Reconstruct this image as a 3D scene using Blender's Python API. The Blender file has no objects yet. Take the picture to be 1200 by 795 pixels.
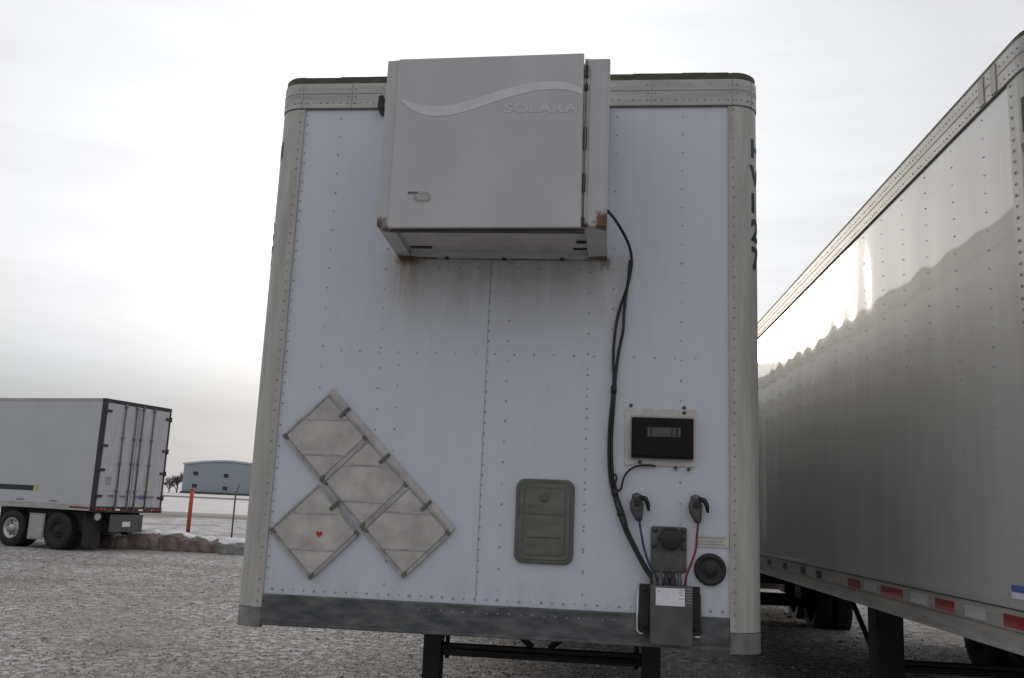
import bpy, bmesh, math, random
from mathutils import Vector, Matrix, noise
R = math.radians
random.seed(7)
S = bpy.context.scene
C = S.collection

# ------------------------------------------------------------------ camera
CAM = Vector((0.56994, -4.56877, 1.80287))
YAW, PIT, ROL = -0.114939, 0.180291, 0.046381
fw = Vector((math.sin(YAW)*math.cos(PIT), math.cos(YAW)*math.cos(PIT), math.sin(PIT)))
rt = Vector((math.cos(YAW), -math.sin(YAW), 0))
up = rt.cross(fw)
rt2 = rt*math.cos(ROL)+up*math.sin(ROL); up2 = up*math.cos(ROL)-rt*math.sin(ROL)
cd = bpy.data.cameras.new('camera'); cam = bpy.data.objects.new('camera', cd); C.objects.link(cam)
cam.matrix_world = Matrix(((rt2.x, up2.x, -fw.x, CAM.x), (rt2.y, up2.y, -fw.y, CAM.y), (rt2.z, up2.z, -fw.z, CAM.z), (0, 0, 0, 1)))
cd.sensor_width = 36; cd.lens = 36*1076.77/1200; cd.clip_end = 3000; cd.clip_start = 0.05
S.camera = cam

# ------------------------------------------------------------------ sky and sun
SUN_AZ, SUN_EL = -12.6, 14.3           # azimuth from +y towards +x, elevation
sd = Vector((math.sin(R(SUN_AZ))*math.cos(R(SUN_EL)), math.cos(R(SUN_AZ))*math.cos(R(SUN_EL)), math.sin(R(SUN_EL))))
W = bpy.data.worlds.new('World'); S.world = W; W.use_nodes = True
nt = W.node_tree; N = nt.nodes; L = nt.links; N.clear()
def nd(t, **kw):
    n = N.new(t)
    for k, v in kw.items(): setattr(n, k, v)
    return n
out = nd('ShaderNodeOutputWorld')
sky = nd('ShaderNodeTexSky', sky_type='NISHITA', sun_disc=False, sun_elevation=R(SUN_EL), sun_rotation=R(SUN_AZ), air_density=1.0, dust_density=2.0, ozone_density=1.0)
b1 = nd('ShaderNodeBackground'); b1.inputs['Strength'].default_value = 0.05
L.new(sky.outputs[0], b1.inputs[0])
tc = nd('ShaderNodeTexCoord')
dot = nd('ShaderNodeVectorMath', operation='DOT_PRODUCT'); dot.inputs[1].default_value = sd
nrm = nd('ShaderNodeVectorMath', operation='NORMALIZE')
L.new(tc.outputs['Generated'], nrm.inputs[0]); L.new(nrm.outputs[0], dot.inputs[0])
glow = nd('ShaderNodeValToRGB')       # cloud cover brightness by angle from the veiled sun
mr = nd('ShaderNodeMapRange'); mr.inputs[1].default_value = -1; mr.inputs[2].default_value = 1
L.new(dot.outputs['Value'], mr.inputs[0]); L.new(mr.outputs[0], glow.inputs[0])
cr = glow.color_ramp
cr.elements[0].position = 0.0; cr.elements[0].color = (.57, .57, .60, 1)
cr.elements[1].position = 1.0; cr.elements[1].color = (1.4, 1.35, 1.35, 1)
for p_, c_ in ((.45, (.57, .57, .59)), (.70, (.60, .60, .615)), (.92, (.72, .725, .75)), (.956, (.83, .84, .86)), (.977, (.93, .94, .97)), (.992, (1.1, 1.1, 1.12))):
    e = cr.elements.new(p_); e.color = (*c_, 1)
sep = nd('ShaderNodeSeparateXYZ'); L.new(nrm.outputs[0], sep.inputs[0])
# banded cloud : noise stretched along the horizon
mp = nd('ShaderNodeMapping'); mp.inputs['Scale'].default_value = (1.3, 1.3, 11); mp.inputs['Rotation'].default_value = (0, R(4), 0)
L.new(nrm.outputs[0], mp.inputs[0])
no = nd('ShaderNodeTexNoise'); no.inputs['Scale'].default_value = 1.7; no.inputs['Detail'].default_value = 5; no.inputs['Roughness'].default_value = .55
L.new(mp.outputs[0], no.inputs[0])
nm = nd('ShaderNodeMapRange'); nm.inputs[1].default_value = .3; nm.inputs[2].default_value = .7; nm.inputs[3].default_value = .94; nm.inputs[4].default_value = 1.06
L.new(no.outputs[0], nm.inputs[0])
# duller towards the horizon
hz = nd('ShaderNodeValToRGB'); L.new(sep.outputs[2], hz.inputs[0])
hr = hz.color_ramp
hr.elements[0].position = 0.0; hr.elements[0].color = (.47, .48, .50, 1)
hr.elements[1].position = .34; hr.elements[1].color = (1, 1, 1, 1)
for p_, c_ in ((.08, (.54, .555, .57)), (.12, (.72, .735, .745)), (.17, (.93, .93, .935))):
    e = hr.elements.new(p_); e.color = (*c_, 1)
m1 = nd('ShaderNodeVectorMath', operation='MULTIPLY'); L.new(glow.outputs[0], m1.inputs[0]); L.new(hz.outputs[0], m1.inputs[1])
m2 = nd('ShaderNodeVectorMath', operation='SCALE'); L.new(m1.outputs[0], m2.inputs[0]); L.new(nm.outputs[0], m2.inputs['Scale'])
b2 = nd('ShaderNodeBackground'); b2.inputs['Strength'].default_value = 1.12
L.new(m2.outputs[0], b2.inputs[0])
ad = nd('ShaderNodeMixShader'); ad.inputs[0].default_value = .94; L.new(b1.outputs[0], ad.inputs[1]); L.new(b2.outputs[0], ad.inputs[2]); L.new(ad.outputs[0], out.inputs[0])
sl = bpy.data.lights.new('sun', 'SUN'); sl.energy = 0.5; sl.angle = R(10); sl.color = (1, .90, .76)
so = bpy.data.objects.new('sun', sl); C.objects.link(so); so.rotation_euler = sd.to_track_quat('Z', 'Y').to_euler(); so.location = (-10, 30, 20)
S.view_settings.view_transform = 'Standard'; S.view_settings.look = 'None'; S.view_settings.exposure = 0.0; S.view_settings.gamma = 1
S.render.engine = 'CYCLES'

# ------------------------------------------------------------------ materials
def mat(name, col, rough=.5, metal=0, var=.0, vscale=3.0, stretch=(1, 1, 1), col2=None, bump=0, bscale=40, coat=0, coatr=.05, spec=.5, fine=0):
    m = bpy.data.materials.new(name); m.use_nodes = True
    n = m.node_tree.nodes; l = m.node_tree.links; b = n['Principled BSDF']
    b.inputs['Base Color'].default_value = (*col, 1); b.inputs['Roughness'].default_value = rough; b.inputs['Metallic'].default_value = metal
    b.inputs['Coat Weight'].default_value = coat; b.inputs['Coat Roughness'].default_value = coatr; b.inputs['Specular IOR Level'].default_value = spec
    t = n.new('ShaderNodeTexCoord')
    if var or col2:
        mpp = n.new('ShaderNodeMapping'); mpp.inputs['Scale'].default_value = stretch; l.new(t.outputs['Object'], mpp.inputs[0])
        z = n.new('ShaderNodeTexNoise'); z.inputs['Scale'].default_value = vscale; z.inputs['Detail'].default_value = 6; z.inputs['Roughness'].default_value = .62
        l.new(mpp.outputs[0], z.inputs[0])
        r_ = n.new('ShaderNodeMapRange'); r_.inputs[1].default_value = .35; r_.inputs[2].default_value = .68; l.new(z.outputs[0], r_.inputs[0])
        mx = n.new('ShaderNodeMix'); mx.data_type = 'RGBA'; l.new(r_.outputs[0], mx.inputs['Factor'])
        c2 = col2 if col2 else tuple(c*(1-var) for c in col)
        mx.inputs['A'].default_value = (*col, 1); mx.inputs['B'].default_value = (*c2, 1)
        l.new(mx.outputs['Result'], b.inputs['Base Color'])
    if bump:
        z2 = n.new('ShaderNodeTexNoise'); z2.inputs['Scale'].default_value = bscale; z2.inputs['Detail'].default_value = 5; l.new(t.outputs['Object'], z2.inputs[0])
        bp = n.new('ShaderNodeBump'); bp.inputs['Strength'].default_value = bump; bp.inputs['Distance'].default_value = .01; l.new(z2.outputs[0], bp.inputs['Height']); l.new(bp.outputs[0], b.inputs['Normal'])
    return m
M = {}
M['panel'] = None
M['post'] = mat('aged post paint', (.49, .485, .455), .5, 0, .30, 2.5, (7, 7, .8), bump=.05, bscale=60)
M['post_dark'] = mat('scuffed post foot', (.25, .25, .24), .55, 0, .6, 6, bump=.1)
M['rail'] = mat('aged aluminium rail', (.49, .48, .455), .45, .1, .3, 4, (.7, .7, 6), bump=.05)
M['dkrail'] = mat('dark galvanised rail', (.055, .060, .064), .5, .3, 0, 4, (1.6, 1.6, 5), col2=(.16, .165, .165), bump=.15, bscale=50)
M['roof_edge'] = mat('weathered roof edge', (.085, .10, .065), .7, 0, .5, 12)
M['roof'] = mat('roof skin', (.5, .5, .5), .5)
M['rivet'] = mat('dirty rivet', (.34, .345, .36), .55, .2)
M['rivet_rail'] = mat('rail rivet', (.27, .25, .23), .5, .3)
M['unit'] = mat('unit white paint', (.50, .50, .505), .42, 0, .12, 2.0, (2, 2, .8), bump=.03)
M['unit_door'] = mat('unit door paint', (.52, .515, .525), .38, 0, .14, 2.2, (1, 1, .7), bump=.05, bscale=6)
M['unit_wave'] = mat('unit wave decal', (.66, .66, .68), .4, 0, .1, 8)
M['unit_ghost'] = mat('faded lettering', (.50, .50, .51), .45, 0, 0, 30, col2=(.59, .59, .61))
M['unit_under'] = mat('unit underside', (.56, .53, .52), .5, 0, .3, 5, bump=.05)
M['rust'] = mat('rust', (.13, .045, .02), .85, 0, 0, 22, col2=(.24, .12, .06), bump=.4)
M['seam_line'] = mat('grimy seam line', (.16, .155, .145), .8, 0, .3, 10)  # thin dark line of grime below the top rails
M['grime'] = mat('grime', (.06, .055, .05), .8, 0, .5, 20)
M['black'] = mat('black rubber', (.018, .018, .02), .55, 0, .3, 20, bump=.1)
M['cable'] = mat('black cable', (.012, .012, .014), .45)
M['blue_hose'] = mat('blue air hose', (.03, .04, .11), .45)
M['red_hose'] = mat('red air hose', (.19, .025, .04), .45)
M['steel_dark'] = mat('dark chassis steel', (.028, .026, .024), .6, .2, .5, 8, bump=.15)
M['steel'] = mat('grey cast metal', (.135, .13, .125), .45, .35, .4, 14, bump=.15)
M['steel_plate'] = mat('dull steel plate', (.125, .125, .125), .45, .4, .4, 9, bump=.1)
M['steel_bright'] = mat('bright bent edge', (.6, .6, .6), .35, .5)
M['frame_white'] = mat('yellowed mounting plate', (.62, .60, .55), .5, 0, .25, 14)
M['lcd'] = mat('unlit display window', (.085, .08, .07), .4)
M['lcd_dark'] = mat('black display case', (.010, .008, .008), .55, spec=.2)
M['label'] = mat('white paper label', (.80, .80, .86), .6, 0, .12, 20)
M['ink'] = mat('printed ink', (.10, .11, .12), .6)
M['ink_grey'] = mat('faded grey ink', (.30, .32, .31), .6)
M['hatch'] = mat('olive grey plastic', (.125, .135, .115), .55, 0, .35, 6, bump=.1)
M['hatch_in'] = mat('olive grey plastic lid', (.155, .16, .135), .5, 0, .4, 5, (1, 1, 3), bump=.1)
M['placard'] = mat('weathered placard sheet', (.56, .53, .51), .55, 0, .32, 9, bump=.05)
M['placard_edge'] = mat('placard frame metal', (.46, .45, .43), .45, .15, .4, 14)
M['clip'] = mat('dark clip', (.17, .17, .15), .5, .4, .4, 20)
M['letter'] = mat('dark green lettering', (.018, .035, .030), .5)
M['red'] = mat('red heart mark', (.5, .02, .03), .4)
M['gloss'] = None
M['tape_red'] = mat('red reflective tape', (.30, .008, .02), .3, coat=.4)
M['tape_white'] = mat('white reflective tape', (.55, .58, .56), .3, coat=.4)
M['tyre'] = mat('tyre rubber', (.022, .022, .022), .75, 0, .4, 10, bump=.2)
M['rim'] = mat('aluminium wheel', (.60, .60, .61), .4, .5, .35, 9)
M['flap'] = mat('grey mud flap', (.32, .33, .33), .6, 0, .3, 6)
M['far_white'] = mat('distant trailer paint', (.52, .54, .565), .4, 0, .06, 1.0)
M['far_door'] = mat('distant trailer door paint', (.50, .50, .53), .4, 0, .16, 1.5, (3, 3, 1))
M['dark_trim'] = mat('dark door frame', (.03, .025, .025), .5)
M['rod'] = mat('lock rod metal', (.15, .155, .18), .45, .4)
M['navy'] = mat('navy stripe', (.02, .03, .06), .5)
M['lime'] = mat('faded yellow green stripe end', (.45, .50, .22), .5)
M['blue_label'] = mat('blue sticker', (.10, .14, .42), .5)
M['tail_red'] = mat('dull red lamp lens', (.20, .03, .03), .35)

def tex_panel():
    """bluish white prepainted sheet: grime, rust run and a dirty band below the unit (object space x, z)"""
    m = bpy.data.materials.new('bluish white sheet'); m.use_nodes = True
    n = m.node_tree.nodes; l = m.node_tree.links; b = n['Principled BSDF']; b.inputs['Roughness'].default_value = .38
    t = n.new('ShaderNodeTexCoord'); s = n.new('ShaderNodeSeparateXYZ'); l.new(t.outputs['Object'], s.inputs[0])
    def noise_(scale, stretch, det=6):
        mp_ = n.new('ShaderNodeMapping'); mp_.inputs['Scale'].default_value = stretch; l.new(t.outputs['Object'], mp_.inputs[0])
        z = n.new('ShaderNodeTexNoise'); z.inputs['Scale'].default_value = scale; z.inputs['Detail'].default_value = det; z.inputs['Roughness'].default_value = .65
        l.new(mp_.outputs[0], z.inputs[0]); return z.outputs[0]
    def rng(v, a, b_, c=0, d=1):
        r_ = n.new('ShaderNodeMapRange'); r_.interpolation_type = 'SMOOTHSTEP'; l.new(v, r_.inputs[0])
        for i, q in enumerate((a, b_, c, d)): r_.inputs[i+1].default_value = q
        return r_.outputs[0]
    def mul(*v):
        o = v[0]
        for w in v[1:]:
            q = n.new('ShaderNodeMath'); q.operation = 'MULTIPLY'; l.new(o, q.inputs[0])
            if isinstance(w, (int, float)): q.inputs[1].default_value = w
            else: l.new(w, q.inputs[1])
            o = q.outputs[0]
        return o
    def mix(f, A, B):
        x = n.new('ShaderNodeMix'); x.data_type = 'RGBA'; l.new(f, x.inputs['Factor'])
        for k, v in (('A', A), ('B', B)):
            if isinstance(v, tuple): x.inputs[k].default_value = (*v, 1)
            else: l.new(v, x.inputs[k])
        return x.outputs['Result']
    X, Z = s.outputs[0], s.outputs[2]
    c = mix(mul(rng(noise_(2.2, (5, 5, .6)), .4, .7), .35), (.585, .62, .68), (.53, .56, .605))
    c = mix(mul(rng(noise_(9, (1, 1, 1)), .55, .75), .22), c, (.46, .47, .48))
    # grey yellow dirt washed down from the unit
    band = mul(rng(Z, 2.55, 3.05), rng(Z, 3.12, 3.08), rng(X, -.75, -.5), rng(X, .75, .5), rng(noise_(2.0, (4, 4, .5)), .25, .6))
    c = mix(mul(band, .75), c, (.40, .385, .35))
    run = mul(rng(X, -.60, -.545), rng(X, -.43, -.51), rng(Z, 2.72, 3.04), rng(Z, 3.12, 3.08), rng(noise_(3.5, (9, 9, .5)), .3, .58))
    c = mix(mul(run, .85), c, (.27, .20, .11))
    drip = mul(rng(noise_(4, (14, 14, .35), 3), .62, .74), rng(Z, 2.0, 3.0), rng(X, -.7, -.45), rng(X, -.2, -.35))
    c = mix(mul(drip, .5), c, (.36, .34, .27))
    rd = mul(rng(X, .485, .515), rng(X, .56, .53), rng(Z, 2.98, 3.06), rng(Z, 3.09, 3.075), rng(noise_(5, (9, 9, 2)), .3, .6))
    c = mix(mul(rd, .9), c, (.10, .05, .03))
    rl = mul(rng(X, -.60, -.55), rng(X, -.40, -.50), rng(Z, 3.02, 3.06), rng(Z, 3.09, 3.075))
    c = mix(mul(rl, .8), c, (.09, .05, .03))
    low = mul(rng(Z, 1.55, 1.33), rng(noise_(3, (3, 3, 1)), .4, .65))
    c = mix(mul(low, .4), c, (.42, .42, .42))
    l.new(c, b.inputs['Base Color'])
    z2 = n.new('ShaderNodeTexNoise'); z2.inputs['Scale'].default_value = 3; l.new(t.outputs['Object'], z2.inputs[0])
    bp = n.new('ShaderNodeBump'); bp.inputs['Strength'].default_value = .25; bp.inputs['Distance'].default_value = .01; l.new(z2.outputs[0], bp.inputs['Height']); l.new(bp.outputs[0], b.inputs['Normal'])
    return m
M['panel'] = tex_panel()
def add_rust(m, spots, col=(.10, .05, .026)):
    """blotches of rust round given points (object space), edges broken up by noise"""
    n = m.node_tree.nodes; l = m.node_tree.links; b = n['Principled BSDF']
    t = n.new('ShaderNodeTexCoord'); z = n.new('ShaderNodeTexNoise'); z.inputs['Scale'].default_value = 26; z.inputs['Detail'].default_value = 6; z.inputs['Roughness'].default_value = .7; l.new(t.outputs['Object'], z.inputs[0])
    acc = None
    for c, sc, r_ in spots:
        su = n.new('ShaderNodeVectorMath'); su.operation = 'SUBTRACT'; l.new(t.outputs['Object'], su.inputs[0]); su.inputs[1].default_value = c
        mu = n.new('ShaderNodeVectorMath'); mu.operation = 'MULTIPLY'; l.new(su.outputs[0], mu.inputs[0]); mu.inputs[1].default_value = sc
        ln = n.new('ShaderNodeVectorMath'); ln.operation = 'LENGTH'; l.new(mu.outputs[0], ln.inputs[0])
        mp_ = n.new('ShaderNodeMapRange'); l.new(ln.outputs['Value'], mp_.inputs[0]); mp_.inputs[1].default_value = r_; mp_.inputs[2].default_value = 0; mp_.inputs[3].default_value = 0; mp_.inputs[4].default_value = .62
        if acc is None: acc = mp_.outputs[0]
        else:
            x = n.new('ShaderNodeMath'); x.operation = 'MAXIMUM'; l.new(acc, x.inputs[0]); l.new(mp_.outputs[0], x.inputs[1]); acc = x.outputs[0]
    ad_ = n.new('ShaderNodeMath'); ad_.operation = 'ADD'; l.new(acc, ad_.inputs[0]); l.new(z.outputs[0], ad_.inputs[1])
    f = n.new('ShaderNodeMapRange'); l.new(ad_.outputs[0], f.inputs[0]); f.inputs[1].default_value = .68; f.inputs[2].default_value = .90
    g = n.new('ShaderNodeMath'); g.operation = 'GREATER_THAN'; l.new(acc, g.inputs[0]); g.inputs[1].default_value = .001
    h_ = n.new('ShaderNodeMath'); h_.operation = 'MULTIPLY'; l.new(f.outputs[0], h_.inputs[0]); l.new(g.outputs[0], h_.inputs[1])
    mx = n.new('ShaderNodeMix'); mx.data_type = 'RGBA'; l.new(h_.outputs[0], mx.inputs['Factor'])
    src = b.inputs['Base Color'].links[0].from_socket; l.new(src, mx.inputs['A'])
    rc = n.new('ShaderNodeMix'); rc.data_type = 'RGBA'; l.new(z.outputs[0], rc.inputs['Factor']); rc.inputs['A'].default_value = (col[0]*.4, col[1]*.35, col[2]*.4, 1); rc.inputs['B'].default_value = (col[0]*1.9, col[1]*1.8, col[2]*1.8, 1)
    l.new(rc.outputs['Result'], mx.inputs['B']); l.new(mx.outputs['Result'], b.inputs['Base Color'])
spots_ = [((-.556, -.50, 3.095), (1, 1, .8), .065), ((-.52, -.44, 3.09), (1, .7, 1), .045), ((.512, -.50, 3.105), (1, 1, .8), .075), ((.53, -.46, 3.10), (1, .6, 1), .05), ((-.54, -.03, 3.064), (.55, 1, 1), .085), ((-.42, -.02, 3.064), (.4, 1.5, 1), .06),
          ((.50, -.04, 3.064), (.6, 1, 1), .09), ((.53, -.02, 3.05), (1, 1, .5), .05), ((.0, -.015, 3.064), (.06, 3, 1), .05), ((.43, -.5, 3.09), (1, 1, 1), .03)]
for k_ in ('unit', 'unit_under'): add_rust(M[k_], spots_)
def tex_gloss():
    m = mat('glossy white side sheet', (.54, .54, .525), .5, 0, .14, 1.6, (2, 2.5, .5), coat=1, coatr=.045, spec=.2)
    n = m.node_tree.nodes; l = m.node_tree.links; b = n['Principled BSDF']; t = n.new('ShaderNodeTexCoord')
    mp_ = n.new('ShaderNodeMapping'); mp_.inputs['Scale'].default_value = (1, 2.2, .45); l.new(t.outputs['Object'], mp_.inputs[0])
    z = n.new('ShaderNodeTexNoise'); z.inputs['Scale'].default_value = 1; z.inputs['Detail'].default_value = 0; l.new(mp_.outputs[0], z.inputs[0])
    bp = n.new('ShaderNodeBump'); bp.inputs['Strength'].default_value = .28; bp.inputs['Distance'].default_value = .01; l.new(z.outputs[0], bp.inputs['Height']); l.new(bp.outputs[0], b.inputs['Normal']); l.new(bp.outputs[0], b.inputs['Coat Normal'])
    return m
M['gloss'] = tex_gloss()

# ------------------------------------------------------------------ geometry helpers
class MB:
    def __init__(s): s.v = []; s.f = []; s.m = []; s.sm = []; s.mats = []
    def mi(s, m):
        if m not in s.mats: s.mats.append(m)
        return s.mats.index(m)
    def add(s, vs, fs, m, smooth=False):
        o = len(s.v); s.v += [tuple(v) for v in vs]; k = s.mi(m)
        for f in fs: s.f.append(tuple(i+o for i in f)); s.m.append(k); s.sm.append(smooth)
    def box(s, x0, x1, y0, y1, z0, z1, m, bev=0, rot=None, at=None):
        bm = bmesh.new(); bmesh.ops.create_cube(bm, size=1)
        for v in bm.verts: v.co = Vector(((x1-x0)*v.co.x, (y1-y0)*v.co.y, (z1-z0)*v.co.z))
        if bev: bmesh.ops.bevel(bm, geom=bm.edges[:], offset=bev, segments=2, affect='EDGES', profile=.5)
        c = Vector(((x0+x1)/2, (y0+y1)/2, (z0+z1)/2))
        for v in bm.verts:
            p = v.co.copy()
            if rot is not None: p = rot @ p
            v.co = p+c
        s.bm(bm, m)
        return s
    def bm(s, bm, m, smooth=False):
        bm.verts.ensure_lookup_table(); bm.verts.index_update()
        s.add([v.co.copy() for v in bm.verts], [[v.index for v in f.verts] for f in bm.faces], m, smooth); bm.free()
    def prism(s, poly, y0, y1, m, axis='y'):
        """outline (a,b) in the x-z plane extruded along y (or x: outline y-z, z: outline x-y)"""
        k = len(poly)
        def P(a, b, c): return {'y': (a, c, b), 'x': (c, a, b), 'z': (a, b, c)}[axis]
        vs = [P(a, b, y0) for a, b in poly]+[P(a, b, y1) for a, b in poly]
        fs = [tuple(range(k)), tuple(range(2*k-1, k-1, -1))]+[(i, (i+1) % k+0, (i+1) % k+k, i+k) for i in range(k)]
        s.add(vs, fs, m); return s
    def tube(s, pts, r, m, n=8, closed=False):
        pts = [Vector(p) for p in pts]; rings = []; vs = []
        prev = None
        for i, p in enumerate(pts):
            d = (pts[min(i+1, len(pts)-1)]-pts[max(i-1, 0)]).normalized()
            if prev is None:
                a = Vector((0, 0, 1)) if abs(d.z) < .9 else Vector((1, 0, 0)); u = d.cross(a).normalized()
            else: u = (prev-d*prev.dot(d)).normalized()
            prev = u; w = d.cross(u); rr = r[i] if isinstance(r, (list, tuple)) else r
            vs += [p+(u*math.cos(2*math.pi*k/n)+w*math.sin(2*math.pi*k/n))*rr for k in range(n)]
        fs = []
        for i in range(len(pts)-1):
            for k in range(n): fs.append((i*n+k, i*n+(k+1) % n, (i+1)*n+(k+1) % n, (i+1)*n+k))
        fs.append(tuple(range(n-1, -1, -1))); fs.append(tuple((len(pts)-1)*n+k for k in range(n)))
        s.add(vs, fs, m, True); return s
    def lathe(s, prof, m, c=(0, 0, 0), axis='x', n=32):
        """prof = [(radius, along axis)]"""
        vs = []; fs = []
        for r_, a in prof:
            for k in range(n):
                t = 2*math.pi*k/n; u, w = r_*math.cos(t), r_*math.sin(t)
                vs.append({'x': (a+c[0], u+c[1], w+c[2]), 'y': (u+c[0], a+c[1], w+c[2]), 'z': (u+c[0], w+c[1], a+c[2])}[axis])
        for i in range(len(prof)-1):
            for k in range(n): fs.append((i*n+k, i*n+(k+1) % n, (i+1)*n+(k+1) % n, (i+1)*n+k))
        s.add(vs, fs, m, True); return s
    def build(s, name, parent=None, loc=None):
        me = bpy.data.meshes.new(name); me.from_pydata(s.v, [], s.f)
        for m in s.mats: me.materials.append(M[m])
        me.polygons.foreach_set('material_index', s.m); me.polygons.foreach_set('use_smooth', s.sm)
        bm = bmesh.new(); bm.from_mesh(me); bmesh.ops.recalc_face_normals(bm, faces=bm.faces[:]); bm.to_mesh(me); bm.free()
        me.update()
        o = bpy.data.objects.new(name, me); C.objects.link(o)
        if parent: o.parent = parent
        if loc: o.location = loc
        return o
def thing(name, label, cat, loc=(0, 0, 0), rot=(0, 0, 0), group=None):
    o = bpy.data.objects.new(name, None); C.objects.link(o); o.location = loc; o.rotation_euler = rot
    o['label'] = label; o['category'] = cat
    if group: o['group'] = group
    return o
def tag(o, label, cat, group=None):
    o['label'] = label; o['category'] = cat
    if group: o['group'] = group
    return o
def smooth_pts(pts, sub=6):
    P = [Vector(p) for p in pts]; P = [P[0]*2-P[1]]+P+[P[-1]*2-P[-2]]; o = []
    for i in range(1, len(P)-2):
        for k in range(sub):
            t = k/sub; a, b, c, d = P[i-1], P[i], P[i+1], P[i+2]
            o.append(.5*((2*b)+(-a+c)*t+(2*a-5*b+4*c-d)*t*t+(-a+3*b-3*c+d)*t**3))
    o.append(P[-2]); return o
_tc = {}
def text_mesh(txt, size, bold=0, shear=0):
    cu = bpy.data.curves.new('txt', 'FONT'); cu.body = txt; cu.size = size; cu.offset = bold; cu.shear = shear; cu.space_character = 1.1
    o = bpy.data.objects.new('txt', cu); C.objects.link(o)
    bpy.context.view_layer.update()
    me = bpy.data.meshes.new_from_object(o.evaluated_get(bpy.context.evaluated_depsgraph_get()))
    bpy.data.objects.remove(o); return me

HW = 1.295
class Plan:
    """horizontal outline of a trailer nose: s = arc length from the middle of the front, positive towards +x"""
    def __init__(s, rad=.12): s.r = rad; s.a = HW-rad; s.q = rad*math.pi/2
    def at(s, u, off=0):
        sg = 1 if u >= 0 else -1; v = abs(u)
        if v <= s.a: x, y, nx, ny = v, 0, 0, -1
        elif v <= s.a+s.q:
            t = (v-s.a)/s.r; x = s.a+s.r*math.sin(t); y = s.r-s.r*math.cos(t); nx, ny = math.sin(t), -math.cos(t)
        else: x, y, nx, ny = HW, s.r+(v-s.a-s.q), 1, 0
        return Vector((sg*(x+nx*off), y+ny*off, 0)), Vector((sg*nx, ny, 0))
    def strip(s, mb, u0, u1, z0, z1, off, th, m, smooth=True):
        br = {u0, u1}
        for sg in (1, -1):
            for k in range(9):
                w = sg*(s.a+s.q*k/8)
                if u0 < w < u1: br.add(w)
        br = sorted(br); vs = []; fs = []
        for u in br:
            a, _ = s.at(u, off); b, _ = s.at(u, off-th)
            vs += [(a.x, a.y, z0), (a.x, a.y, z1), (b.x, b.y, z1), (b.x, b.y, z0)]
        k = len(br)
        sm = []
        for i in range(k-1):
            for j in range(4): fs.append((i*4+j, i*4+(j+1) % 4, (i+1)*4+(j+1) % 4, (i+1)*4+j))
        fs += [(0, 1, 2, 3), ((k-1)*4+3, (k-1)*4+2, (k-1)*4+1, (k-1)*4)]
        mb.add(vs, fs, m, False)
    def rivets(s, mb, pts, off, m='rivet', r=.0065, n=6):
        for u, z in pts:
            rr = r*random.uniform(.75, 1.2)
            p, nn = s.at(u+random.uniform(-.0015, .0015), off); p.z = z+random.uniform(-.002, .002); t = Vector((-nn.y, nn.x, 0)); w = Vector((0, 0, 1))
            vs = []
            for ring, (ra, h) in enumerate(((1, 0), (.65, .5))):
                for k in range(n):
                    a = 2*math.pi*k/n; vs.append(p+(t*math.cos(a)+w*math.sin(a))*rr*ra+nn*rr*h)
            vs.append(p+nn*rr*.65)
            fs = [(k, (k+1) % n, n+(k+1) % n, n+k) for k in range(n)]+[(n+k, n+(k+1) % n, 2*n) for k in range(n)]
            mb.add(vs, fs, m, True)
    def wrap_text(s, mb, me, u0, z0, off, m, sx=1, th=.002):
        bm = bmesh.new(); bm.from_mesh(me)
        for k in range(1, 40):
            bmesh.ops.bisect_plane(bm, geom=bm.verts[:]+bm.edges[:]+bm.faces[:], plane_co=(k*.012/sx, 0, 0), plane_no=(1, 0, 0))
        vs = []
        for v in bm.verts:
            p, nn = s.at(u0+v.co.x*sx, off); vs.append((p.x, p.y, z0+v.co.y))
        bm.verts.index_update(); mb.add(vs, [[v.index for v in f.verts] for f in bm.faces], m); bm.free()
def frange(a, b, st):
    k = max(1, round((b-a)/st)); return [a+(b-a)*i/k for i in range(k+1)]

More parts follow.
